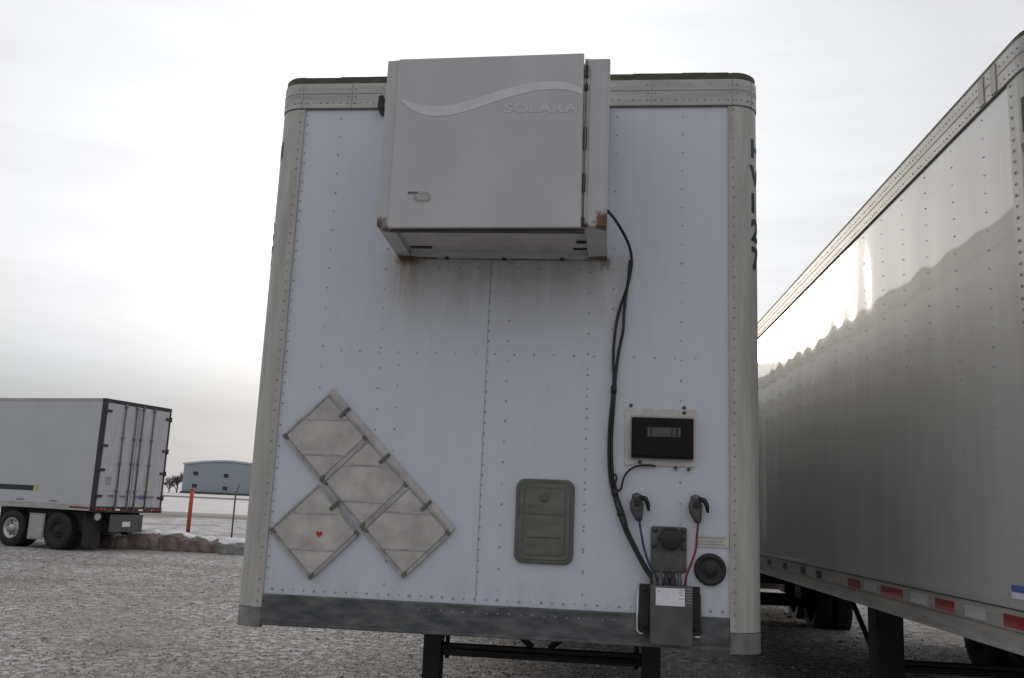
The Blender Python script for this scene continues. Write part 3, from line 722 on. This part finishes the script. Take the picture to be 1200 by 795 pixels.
pl_ = [placard(-.885, 2.112, True, seedv=1), placard(-.660, 1.886, True, seedv=2), placard(-.433, 1.660, True, seedv=3), placard(-.903, 1.639, False, True, 4)]
pl_[3]['label'] = 'lone lower left diamond holder with a small red heart'

# ---- access hatch
def rrect(x0, x1, z0, z1, r, n=6):
    o = []
    for cx, cz, a0 in ((x1-r, z1-r, 0), (x0+r, z1-r, 90), (x0+r, z0+r, 180), (x1-r, z0+r, 270)):
        for k in range(n+1): a = R(a0+90*k/n); o.append((cx+r*math.cos(a), cz+r*math.sin(a)))
    return o
m = MB(); m.prism(rrect(.108, .397, 1.534, 1.942, .045), -.018, .004, 'hatch'); h_ = m.build('document_box', trailer)
bv = h_.modifiers.new('bevel', 'BEVEL'); bv.width = .008; bv.segments = 3; bv.limit_method = 'ANGLE'; bv.angle_limit = R(60)
m = MB(); m.prism(rrect(.130, .375, 1.556, 1.920, .03), -.0235, -.0185, 'hatch_in'); m.prism(rrect(.150, .355, 1.576, 1.900, .018), -.0275, -.024, 'hatch'); m.prism(rrect(.156, .349, 1.582, 1.894, .015), -.0295, -.0277, 'hatch_in')
m.box(.165, .340, -.0335, -.030, 1.770, 1.778, 'hatch', .001); m.box(.165, .340, -.0335, -.030, 1.66, 1.664, 'hatch', .001); m.box(.235, .265, -.042, -.030, 1.835, 1.862, 'hatch', .004)
m.build('lid', h_)

# ---- control panel
m = MB(); m.prism(rrect(.637, .982, 2.028, 2.307, .008), -.008, .002, 'frame_white'); cp = m.build('control_panel', trailer)
m = MB(); m.box(.662, .972, -.011, -.0082, 2.052, 2.272, 'rail', .001); m.build('gasket', cp)
m = MB(); m.box(.6685, .968, -.046, -.0115, 2.062, 2.260, 'lcd_dark', .006); m.box(.678, .958, -.0485, -.0465, 2.072, 2.250, 'lcd_dark', .002); m.build('display_case', cp)
m = MB(); m.box(.735, .905, -.0510, -.0490, 2.166, 2.212, 'lcd')
for x, w in ((.735, .010), (.762, .004), (.862, .004), (.884, .007)): m.box(x, x+w, -.0522, -.0512, 2.168, 2.210, 'lcd_dark')
m.build('display_window', cp)
for x, z in ((.664, 2.323), (.925, 2.317), (.925, 2.292), (.712, 2.042), (.885, 2.020), (.948, 2.015)): MB().lathe([(.009, 0), (.009, -.005), (.001, -.007)], 'steel_plate', (x, -.008 if z < 2.3 else -.001, z), 'y', 8).build('screw', cp)

# ---- air couplings
def gladhand(x, z, hosecol, hose_pts, flip=1):
    m = MB()
    o = []
    for (dx, dz, r_) in ((-.012, .055, .030), (-.014, .03, .034), (-.012, .0, .030), (-.004, -.03, .021), (.0, -.052, .013)): o.append((x+dx, -.038, z+dz)); 
    m.tube(o, [.026, .034, .031, .022, .013], 'steel', 12)
    blob(m, (x-.012, -.036, z+.062), .026, 'steel', 1, (1, .8, .8))
    g = m.build('gladhand', trailer)
    mm = MB(); mm.tube([(x+.002, -.045, z+.062), (x+.028, -.05, z+.055), (x+.040, -.05, z+.030), (x+.044, -.048, z-.002)], [.012, .013, .011, .006], 'black', 8)
    mm.build('hook', g)
    mm = MB(); mm.lathe([(.019, -.068), (.019, -.074), (.010, -.075), (.001, -.072)], 'black', (x-.012, 0, z+.035), 'y', 16); mm.build('seal', g)
    mm = MB(); mm.box(x-.022, x+.012, -.03, .003, z+.0, z+.03, 'steel_plate', .003); mm.build('bracket', g)
    mm = MB(); mm.tube(smooth_pts(hose_pts), .0058, hosecol, 8); mm.build('hose', g)
gladhand(.712, 1.810, 'blue_hose', [(.712, -.04, 1.762), (.722, -.045, 1.70), (.737, -.05, 1.63), (.762, -.05, 1.56), (.80, -.045, 1.50), (.81, -.03, 1.462)])
gladhand(.992, 1.812, 'red_hose', [(.992, -.04, 1.762), (.985, -.045, 1.70), (.980, -.05, 1.64), (.958, -.052, 1.57), (.938, -.05, 1.52), (.930, -.04, 1.462)])

# ---- electrical socket
m = MB(); m.prism(rrect(.770, .940, 1.524, 1.738, .014), -.016, .0, 'steel'); sk = m.build('socket_plate', trailer)
bv = sk.modifiers.new('bevel', 'BEVEL'); bv.width = .004; bv.segments = 2; bv.limit_method = 'ANGLE'; bv.angle_limit = R(60)
for x, z in ((.788, 1.722), (.924, 1.722), (.784, 1.648), (.926, 1.640)): MB().lathe([(.013, -.015), (.013, -.024), (.001, -.027)], 'steel_plate', (x, 0, z), 'y', 6).build('bolt', sk)
m = MB(); m.lathe([(.048, -.016), (.046, -.045), (.052, -.047), (.052, -.062), (.044, -.068), (.001, -.070)], 'black', (.862, 0, 1.680), 'y', 24)
m.box(.835, .889, -.07, -.045, 1.722, 1.734, 'black', .004); m.box(.800, .83, -.055, -.02, 1.673, 1.690, 'black', .004); m.box(.895, .93, -.055, -.02, 1.676, 1.690, 'black', .004)
m.build('flap_socket', sk)
for x, z, r_ in ((.785, 1.495, .014), (.815, 1.492, .012), (.845, 1.50, .016), (.873, 1.496, .016), (.905, 1.494, .012)):
    MB().lathe([(r_, 1.455), (r_, z), (r_*.7, z+.004), (r_*.7, 1.528)], 'black' if x in (.845, .873) else 'steel_plate', (x, -.04, 0), 'z', 8).build('hose_fitting', sk)

# ---- junction box on the bottom rail
m = MB(); m.box(.767, .964, -.092, -.0225, 1.196, 1.466, 'steel_plate', .006); jb = m.build('junction_box', trailer)
MB().box(.717, .7665, -.030, -.0222, 1.238, 1.466, 'steel_dark', .003).build('mounting_wing', jb); MB().box(.9645, 1.002, -.030, -.0222, 1.238, 1.464, 'steel_dark', .003).build('mounting_wing', jb)
MB().tube([(.712, -.03, 1.44), (.708, -.032, 1.30), (.709, -.034, 1.252), (.722, -.036, 1.240), (.742, -.034, 1.238)], .0045, 'steel_bright', 8).build('bracket_rod', jb)
MB().tube([(1.004, -.03, 1.43), (1.006, -.032, 1.245)], .003, 'steel', 6).build('bracket_rod', jb); MB().tube([(.966, -.034, 1.236), (1.003, -.034, 1.236)], .005, 'steel_bright', 8).build('bracket_rod', jb)
m = MB(); m.box(.792, .926, -.0945, -.0925, 1.376, 1.456, 'label'); 
for x0, x1, z in ((.902, .922, 1.446), (.896, .918, 1.436), (.80, .812, 1.440), (.905, .920, 1.425), (.90, .922, 1.408)): m.box(x0, x1, -.0955, -.0947, z, z+.003, 'ink_grey')
m.build('label', jb)
for z in (1.452, 1.440, 1.428, 1.416, 1.404, 1.392): MB().box(.932, .958, -.0955, -.0925, z, z+.0035, 'ink_grey').build('vent_slot', jb)
for x, z in ((.742, 1.44), (.742, 1.27), (.983, 1.27)): MB().lathe([(.011, -.03), (.011, -.036), (.001, -.038)], 'black', (x, 0, z), 'y', 8).build('bolt', jb)

# ---- round rubber cap, printed notice
m = MB(); m.lathe([(.074, .004), (.074, -.014), (.070, -.020), (.058, -.022), (.055, -.017), (.030, -.018), (.026, -.030), (.010, -.032), (.001, -.032)], 'black', (1.051, 0, 1.545), 'y', 36)
m.lathe([(.0765, .0), (.0765, -.006), (.074, -.007)], 'hatch', (1.051, 0, 1.545), 'y', 36); m.build('round_cap', trailer)
m = MB(); m.box(.988, 1.140, -.0035, -.001, 1.650, 1.704, 'frame_white')
rr_ = random.Random(5)
for z, x0, x1, hgt, mm_ in ((1.688, .996, 1.118, .010, 'ink_grey'), (1.672, .996, 1.112, .008, 'ink_grey'), (1.659, .996, 1.120, .007, 'ink_grey')):
    x = x0
    while x < x1:
        w = rr_.uniform(.003, .009); m.box(x, x+w, -.0045, -.0037, z, z+hgt*rr_.uniform(.7, 1), mm_); x += w+rr_.uniform(.0015, .004)
m.build('notice_label', trailer)

# ---- cables
ca = [(.528, -.33, 3.225), (.560, -.20, 3.232), (.590, -.11, 3.215), (.630, -.06, 3.157), (.650, -.04, 3.10), (.655, -.03, 3.044), (.645, -.025, 2.97), (.633, -.022, 2.909), (.622, -.02, 2.80), (.618, -.02, 2.70), (.600, -.02, 2.60), (.588, -.02, 2.50), (.583, -.02, 2.42), (.580, -.022, 2.33), (.574, -.022, 2.213), (.572, -.022, 2.10), (.582, -.022, 1.962), (.602, -.024, 1.88), (.632, -.026, 1.799), (.66, -.03, 1.71), (.70, -.034, 1.63), (.745, -.038, 1.55), (.785, -.042, 1.490), (.79, -.042, 1.462)]
m = MB(); m.tube(smooth_pts(ca), .0078, 'cable', 8); m.build('power_cable', trailer)
cb = [(.646, -.035, 3.06), (.640, -.03, 2.96), (.628, -.02, 2.90), (.602, -.02, 2.82), (.585, -.02, 2.74), (.575, -.02, 2.65), (.572, -.02, 2.55), (.576, -.02, 2.45), (.571, -.024, 2.36), (.560, -.024, 2.21), (.559, -.024, 2.08), (.568, -.024, 1.96), (.592, -.026, 1.86), (.622, -.03, 1.77), (.65, -.034, 1.70), (.685, -.038, 1.635), (.735, -.042, 1.545), (.77, -.046, 1.495), (.775, -.046, 1.462)]
m = MB(); m.tube(smooth_pts(cb), .0075, 'cable', 8); m.build('power_cable', trailer)
cc = [(.788, -.012, 2.026), (.74, -.018, 2.028), (.695, -.02, 2.020), (.655, -.024, 1.995), (.632, -.026, 1.955), (.622, -.026, 1.91), (.604, -.03, 1.90), (.594, -.032, 1.93), (.600, -.034, 1.965), (.588, -.032, 1.98)]
m = MB(); m.tube(smooth_pts(cc), .0052, 'cable', 8); m.build('branch_cable', trailer)
for x, z in ((.577, 2.395), (.620, 1.795), (.594, 1.89)): MB().tube([(x, -.022, z+.018), (x, -.022, z-.018)], .0155, 'black', 10).build('cable_tie', trailer)

# ------------------------------------------------------------------ trailer on the right, side on
right = thing('box_trailer', 'white box trailer with glossy side wall and red and white tape, right edge', 'trailer', (2.4226+1.295, -.52, 0), (-.00704, 0, .03057))
RO = Plan(.22); Z0r, ZTr = 1.28, 4.10
def rz(y): return 0
# this trailer's left wall lies at local x = -HW
for sg in (-1, 1): side_wall(right, RO, sg, 16.1, 1.45, 3.915, 'gloss', pillow=.0009 if sg < 0 else 0, pitch=.405, seed=4, rivet_to=9 if sg < 0 else 0, rr=.0048)
prof = [RO.at(u, -.012)[0] for u in [-(RO.a+RO.q)]+[-(RO.a+RO.q*k/8) for k in range(7, -1, -1)]+[RO.a+RO.q*k/8 for k in range(9)]]
m = MB(); m.prism([(v.x, v.y) for v in prof]+[(HW-.012, 16.1), (-HW+.012, 16.1)], ZTr-.03, ZTr-.008, 'roof', 'z'); m.build('roof', right)
m = MB(); m.box(-1.07, 1.07, .003, .03, 1.36, 3.95, 'far_white'); m.build('front_panel', right)
for sg in (-1, 1):
    m = MB(); e = RO.a+RO.q+.10; u0, u1 = sorted((sg*1.0, sg*e)); RO.strip(m, u0, u1, 1.452, 3.915, .005, .03, 'post')
    RO.rivets(m, [(sg*(e-.03), z) for z in frange(1.48, 3.89, .055)], .0045, 'rivet', .0085)
    RO.rivets(m, [(sg*(e-.26), z) for z in frange(1.48, 3.89, .11)], .0045, 'rivet_rail', .005)
    po = m.build('corner_post', right)
    if sg < 0:
        mb = MB()
        for ch, z, sz in (('H', 3.62, .16), ('V', 3.40, .16), ('2', 3.18, .16)):
            RO.wrap_text(mb, text_mesh(ch, sz*1.38, .010), -(RO.a+RO.q)+.02, z, .0075, 'letter', 1.0)
        mb.build('lettering', po)
UR = RO.a+RO.q+15.8
m = MB(); RO.strip(m, -UR, UR, 3.918, 4.075, .012, .03, 'rail'); RO.strip(m, -UR, UR, 3.911, 3.917, .010, .03, 'seam_line')
RO.strip(m, -UR, UR, 3.995, 4.001, .0145, .01, 'rivet_rail')
us = frange(-(RO.a+RO.q+9), 0, .045)
RO.rivets(m, [(u, 3.945) for u in us]+[(u, 4.035) for u in us], .0115, 'rivet', .0062)
for u in (-(RO.a+RO.q+.22), -(RO.a+RO.q+.36), -(RO.a+.12)):
    RO.strip(m, u-.03, u+.03, 3.925, 4.07, .0165, .005, 'rivet_rail')
m.build('top_rail', right)
m = MB(); RO.strip(m, -UR, UR, 4.076, 4.102, .006, .05, 'roof_edge'); m.build('roof_edge', right)
m = MB(); RO.strip(m, -UR, UR, 1.272, 1.448, .010, .04, 'rail'); RO.strip(m, -UR, UR, 1.262, 1.2715, .022, .06, 'rail')
RO.strip(m, -UR, UR, 1.352, 1.358, .013, .01, 'rivet_rail'); RO.strip(m, -UR, UR, 1.4485, 1.453, .013, .03, 'grime')
RO.rivets(m, [(u, 1.312) for u in us], .0095, 'rivet', .0055)
m.build('bottom_rail', right)
def tape(y0, y1, m_, z0=1.368, z1=1.425):
    m = MB(); b = RO.a+RO.q-RO.r
    RO.strip(m, -(b+y1+.52), -(b+y0+.52), z0, z1, .0125, .002, m_); m.build('reflective_tape', right)
for y0, y1, c in ((-.16, .12, 'tape_red'), (.31, .56, 'tape_white'), (.70, .97, 'tape_red'), (1.09, 1.36, 'tape_white'), (1.50, 1.92, 'tape_red'), (2.02, 2.28, 'tape_white'), (2.38, 2.68, 'tape_red'), (3.45, 3.62, 'dark_trim'), (4.0, 4.18, 'dark_trim'), (4.75, 4.92, 'dark_trim'), (5.5, 5.7, 'dark_trim')): tape(y0, y1, c)
m = MB(); b = RO.a+RO.q-RO.r; RO.strip(m, -(b+.04+.52), -(b-.25+.52), 1.530, 1.560, .0045, .002, 'blue_label'); RO.strip(m, -(b+.04+.52), -(b-.25+.52), 1.500, 1.528, .0045, .002, 'label'); m.build('sticker', right)
underframe(right, 16.1, 1.27); landing_gear(right, 3.35, x=1.0, zb=1.27, lw=.10); running_gear(right, (12.6, 13.9)); rear_doors(right, 16.1, 1.27, 4.10)
m = MB(); m.box(-1.20, -.62, 11.75, 11.77, .35, 1.25, 'black'); m.build('mud_flap', right)

# ------------------------------------------------------------------ trailer beyond it, of which the wheels show
third = thing('box_trailer', 'trailer standing behind the right one, showing only dark wheels under its floor', 'trailer', (6.8, -.5, 0), (0, 0, .03))
TO = Plan(.15)
for sg in (-1, 1): side_wall(third, TO, sg, 11.2, 1.30, 3.9, 'far_white', start=0)
m = MB(); prof = [TO.at(u, -.012)[0] for u in [-(TO.a+TO.q)]+[-(TO.a+TO.q*k/6) for k in range(5, -1, -1)]+[TO.a+TO.q*k/6 for k in range(7)]]
m.prism([(v.x, v.y) for v in prof]+[(HW-.012, 11.2), (-HW+.012, 11.2)], 3.97, 4.0, 'roof', 'z'); m.build('roof', third)
m = MB(); U3 = TO.a+TO.q+10.9; TO.strip(m, -TO.a-TO.q-.01, TO.a+TO.q+.01, 1.3, 3.9, .0, .03, 'far_white'); m.build('front_panel', third)
m = MB(); TO.strip(m, -U3, U3, 3.9, 4.0, .008, .03, 'rail'); m.build('top_rail', third)
m = MB(); TO.strip(m, -U3, U3, 1.17, 1.3, .008, .03, 'rail'); m.build('bottom_rail', third)
underframe(third, 11.2, 1.17); running_gear(third, (7.6, 8.9), half=1.25, dark_rear=True, dark_all=True); landing_gear(third, 2.6, x=.9, zb=1.17); rear_doors(third, 11.2, 1.17, 4.0)

# ------------------------------------------------------------------ far trailer on the left, rear doors towards us
# local frame: nose at y=0, rear at y=LF ; local +y must point to world (.968,-.249), the rear edge runs along (.249,.968)
LF = 14.0
ang = math.atan2(-.249, .968)-math.pi/2          # rotation taking +y to (.968,-.249)
rear_l = Vector((-13.2, 19.0, 0))                # rear corner nearest to us = local (+HW, LF)
off = Matrix.Rotation(ang, 3, 'Z') @ Vector((HW, LF, 0))
far = thing('box_trailer', 'distant white box trailer with closed rear doors and navy stripe, left edge', 'trailer', (rear_l.x-off.x, rear_l.y-off.y, .10), (0, R(0), ang))
FO = Plan(.12); zb, zt = 1.08, 4.10
for sg in (-1, 1):
    mb = MB(); side_wall(far, FO, sg, LF-.08, zb+.15, zt-.08, 'far_white', pillow=0)
m = MB(); m.prism([(-HW+.01, .1), (HW-.01, .1), (HW-.01, LF), (-HW+.01, LF)], zt-.03, zt-.006, 'roof', 'z'); m.build('roof', far)
UF = FO.a+FO.q+LF-.2
m = MB(); FO.strip(m, -FO.a-FO.q-.01, FO.a+FO.q+.01, zb+.15, zt-.08, 0, .03, 'far_white'); m.build('front_panel', far)
m = MB(); FO.strip(m, -UF, UF, zt-.079, zt, .010, .03, 'rail'); m.build('top_rail', far)
m = MB(); FO.strip(m, -UF, UF, zb, zb+.149, .010, .03, 'rail'); m.build('bottom_rail', far)
b = FO.a+FO.q-FO.r
m = MB(); FO.strip(m, b+LF-6.5, b+LF-2.15, zb+.46, zb+.60, .003, .002, 'navy'); FO.strip(m, b+LF-2.15, b+LF-1.95, zb+.46, zb+.61, .0035, .002, 'lime'); FO.strip(m, b+LF-6.5, b+LF-2.0, zb+.605, zb+.625, .0035, .002, 'lime'); m.build('side_stripe', far)
m = MB()
for y in (1.35, 2.55, 4.0): FO.strip(m, b+LF-y-.17, b+LF-y+.1, zb+.20, zb+.225, .012, .002, 'rod')
FO.strip(m, b+LF-.78, b+LF-.10, zb+.05, zb+.10, .0125, .002, 'tail_red'); m.build('side_marker', far)
MB().box(-1.0, 1.0, LF-3.6, LF-.45, .50, 1.06, 'steel_dark', .02).build('shade_filler_box', far); underframe(far, LF, zb); running_gear(far, (LF-2.85, LF-1.18), half=1.25, dark_rear=True); landing_gear(far, 2.4, x=.9, zb=zb); rear_doors(far, LF, zb, zt, bumper=False)  # dark box added behind the wheels, standing in for black shade under the floor
m = MB(); m.box(1.252, 1.275, LF-2.18, LF-1.62, .24, .94, 'flap', .004); m.box(1.276, 1.28, LF-2.14, LF-1.66, .29, .89, 'rail'); m.build('side_guard_panel', far)
m = MB(); m.box(.62, 1.24, LF-.27, LF-.25, .15, 1.02, 'black', .004); m.build('mud_flap', far)
m = MB(); m.box(-.62, .62, LF-.01, LF+.02, .52, .99, 'steel', .004); m.box(-.14, .16, LF+.021, LF+.026, .66, .80, 'label'); m.build('licence_panel', far)
m = MB(); m.lathe([(.11, 0), (.10, .02), (.001, .03)], 'tape_white', (1.0, LF-.06, .93), 'y', 18); m.build('reflector', far)
# door stickers
m = MB(); m.box(.78, .98, LF+.0465, LF+.050, zb+.70, zb+.92, 'ink_grey'); m.build('door_sticker', far)
m = MB(); m.box(-.60, -.50, LF+.0465, LF+.050, zb+.68, zb+.85, 'lime'); m.box(-.62, -.34, LF+.0465, LF+.050, zb+.34, zb+.46, 'blue_label'); m.build('door_sticker', far)
m = MB()
for sg in (-1, 1):
    for k in range(4): m.box(sg*(.18+.26*k)-.09, sg*(.18+.26*k)+.09, LF+.061, LF+.064, zb+.02, zb+.07, 'tail_red' if k % 2 == 0 else 'label')
m.build('reflective_tape', far)

# ------------------------------------------------------------------ boulders edging the lot
M['rock'] = mat('brown grey boulder', (.16, .125, .112), .95, 0, 0, 2.6, col2=(.30, .25, .225), bump=.9, bscale=9)
M['rock_grey'] = mat('grey boulder', (.20, .20, .195), .95, 0, 0, 3, col2=(.33, .32, .31), bump=.9, bscale=9)
M['snowcap'] = mat('snow cap', (.78, .78, .80), .9)
def boulder(x, y, sx, sy, sz, m_, rot, seed, label, snow=.8):
    bm = bmesh.new(); bmesh.ops.create_icosphere(bm, subdivisions=4, radius=1)
    z0 = gz(x, y); mb = MB()
    def shape(v, k=1):
        d = v.normalized(); p = Vector((abs(d.x)**.75*math.copysign(1, d.x), abs(d.y)**.8*math.copysign(1, d.y), abs(d.z)**.6*math.copysign(1, d.z)))
        f = 1+.22*noise.noise(d*1.3+Vector((seed, 0, 0)))+.11*noise.noise(d*3.5+Vector((0, seed, 0)))+.03*noise.noise(d*9)
        return Vector((p.x*sx, p.y*sy, p.z*sz))*f*k
    for v in bm.verts: v.co = shape(v.co)
    mb.bm(bm, m_, False)
    o = mb.build('boulder', None, (x, y, z0+sz*.55)); o.rotation_euler = (0, 0, rot)
    tag(o, label, 'boulder', 'boulders along the edge of the gravel lot')
    if snow:
        bm = bmesh.new(); bmesh.ops.create_icosphere(bm, subdivisions=4, radius=1)
        for v in bm.verts: v.co = shape(v.co, 1.012)+Vector((0, 0, .012))
        dele = [v for v in bm.verts if v.co.z < sz*(.62+.35*noise.noise(v.co*2.2+Vector((seed, 5, 1))))/snow]
        bmesh.ops.delete(bm, geom=dele, context='VERTS')
        r_ = bmesh.ops.solidify(bm, geom=bm.faces[:], thickness=.012)
        mm = MB(); mm.bm(bm, 'snowcap', True); mm.build('snow_cap', o)
boulder(-14.35, 20.75, .40, .32, .24, 'rock_grey', .2, 1, 'small grey boulder right behind the black wheels of the distant trailer', .9)
boulder(-13.75, 21.3, .46, .38, .30, 'rock', -.1, 2, 'brown boulder with snowy top below the rear panel of the distant trailer', .9)
boulder(-13.0, 21.6, .60, .42, .35, 'rock', .05, 3, 'longest brown boulder, capped with snow, left of the red post', .85)
boulder(-12.05, 21.7, .60, .42, .33, 'rock', -.1, 4, 'brown boulder in line with the foot of the red post', .8)
boulder(-11.2, 21.7, .42, .36, .28, 'rock', .3, 5, 'smaller brown boulder that ends the brown row beside a gap', .7)
boulder(-10.15, 21.5, .50, .38, .27, 'rock_grey', .1, 6, 'lone grey boulder beside the corner post of the trailer facing us', .9)

# ------------------------------------------------------------------ posts
M['post_red'] = mat('red painted post', (.50, .07, .045), .6, 0, .25, 4)
M['post_steel'] = mat('dark fence steel', (.10, .10, .11), .6, .3)
x, y = -17.2, 33.4; z0 = gz(x, y)
m = MB(); m.tube([(0, 0, -.1), (0, 0, 1.80)], .085, 'post_red', 12); m.tube([(0, 0, 1.78), (0, 0, 1.84)], [.10, .05], 'post_red', 12)
tag(m.build('red_post', None, (x, y, z0)), 'upright red post standing in snow left of the building', 'post')
def fence_post(x, y, h, label, arm=True):
    m = MB(); m.tube([(0, 0, -.1), (0, 0, h)], .035, 'post_steel', 8)
    r_ = thing('fence_post', label, 'fence post', (x, y, gz(x, y)), group='steel fence posts at the lot edge')
    m.build('pole', r_)
    if arm: MB().tube([(0, 0, h-.02), (.16, -.05, h+.34)], .02, 'post_steel', 6).build('angled_arm', r_)
fence_post(-14.1, 30.6, 1.75, 'dark steel fence post beside the edge of the nose-on trailer, angled arm on top')
fence_post(-19.1, 30.0, 1.1, 'short dark post seen under the rear corner of the far trailer', False)

# ------------------------------------------------------------------ metal building far off
M['bld_wall'] = mat('blue grey metal cladding', (.29, .325, .365), .55, 0, .06, .2)
M['bld_roof'] = mat('pale metal roof', (.40, .44, .49), .5)
M['deadgrass_dark'] = mat('dark base course', (.06, .065, .06), .9)
M['bld_win'] = mat('dark window', (.025, .03, .035), .3)
by = 150.0; bz = gz(0, by)
bd = thing('metal_building', 'blue grey metal building with low arched roof and four small square windows', 'building', (-65.6, by, bz), (0, 0, R(18)))
def bprof(e=0):
    pts = []; w = 7.4+e
    for k in range(21):
        t = -1+2*k/20; pts.append((t*w, 4.75+e+.85*(1-abs(t)**1.7)))
    return pts
m = MB(); m.prism([(7.4, -.6)]+[(x, z) for x, z in reversed(bprof())]+[(-7.4, -.6)], 0, 30, 'bld_wall')
for k in range(1, 30): m.box(-7.4+k*.5-.02, -7.4+k*.5+.02, -.03, .001, -.5, 4.7, 'bld_wall')
m.build('wall', bd)
m = MB(); m.box(-7.6, 7.6, -.35, -.04, -.8, .35, 'deadgrass_dark'); m.build('foundation', bd)
m = MB(); pr = bprof(.05); pr2 = bprof(.25)
m.prism(pr+list(reversed([(x, z+.12) for x, z in pr2])), -.25, 30.3, 'bld_roof'); m.build('roof', bd)
for x, z in ((-5.35, 3.45), (-.3, 3.3), (-5.35, 1.35), (-.3, 1.15), (4.6, 3.2), (4.6, 1.1)):
    m = MB(); m.box(x-.5, x+.5, -.10, .005, z-.42, z+.42, 'bld_roof'); w = m.build('window', bd); m = MB(); m.box(x-.42, x+.42, -.13, -.101, z-.34, z+.34, 'bld_win'); m.build('pane', w)

# ------------------------------------------------------------------ bare trees by the building
M['bark'] = mat('bare twigs', (.17, .14, .13), .95, 0, .3, 1)
def bare_tree(x, y, h, seed, label):
    rng = random.Random(seed)
    root = thing('bare_tree', label, 'tree', (x, y, gz(x, y)), group='bare trees beside the far building')
    m = MB(); m.tube([(0, 0, -.2), (.1, 0, h*.25), (0, .1, h*.5)], [h*.035, h*.028, h*.02], 'bark', 7); m.build('trunk', root)
    m = MB()
    def br(p, d, ln, r_, dep):
        q = p+d*ln; mid = p+d*ln*.5+Vector((rng.uniform(-1, 1), rng.uniform(-1, 1), rng.uniform(-.3, .6)))*ln*.08
        m.tube([p, mid, q], [r_, r_*.8, r_*.55], 'bark', 4)
        if dep > 0:
            for _ in range(5 if dep > 1 else 7):
                nd_ = (d+Vector((rng.uniform(-1, 1), rng.uniform(-1, 1), rng.uniform(-.35, .8)))*.85).normalized(); br(p+d*ln*rng.uniform(.45, 1), nd_, ln*rng.uniform(.5, .75), r_*.55, dep-1)
    for k in range(9):
        a = 6.28*k/9+rng.uniform(-.4, .4); br(Vector((0, 0, h*rng.uniform(.10, .45))), Vector((math.cos(a)*.7, math.sin(a)*.7, rng.uniform(.5, 1.1))).normalized(), h*.25, h*.018, 3)
    m.build('crown', root)
bare_tree(-75.6, 152, 4.2, 1, 'rounded bare brown tree just left of the far building')
bare_tree(-79.0, 156, 3.4, 2, 'lower bare tree beside the rear corner of the far trailer')
bare_tree(-81.5, 150, 3.4, 3, 'bare bush-like tree mostly hidden behind the far trailer doors')
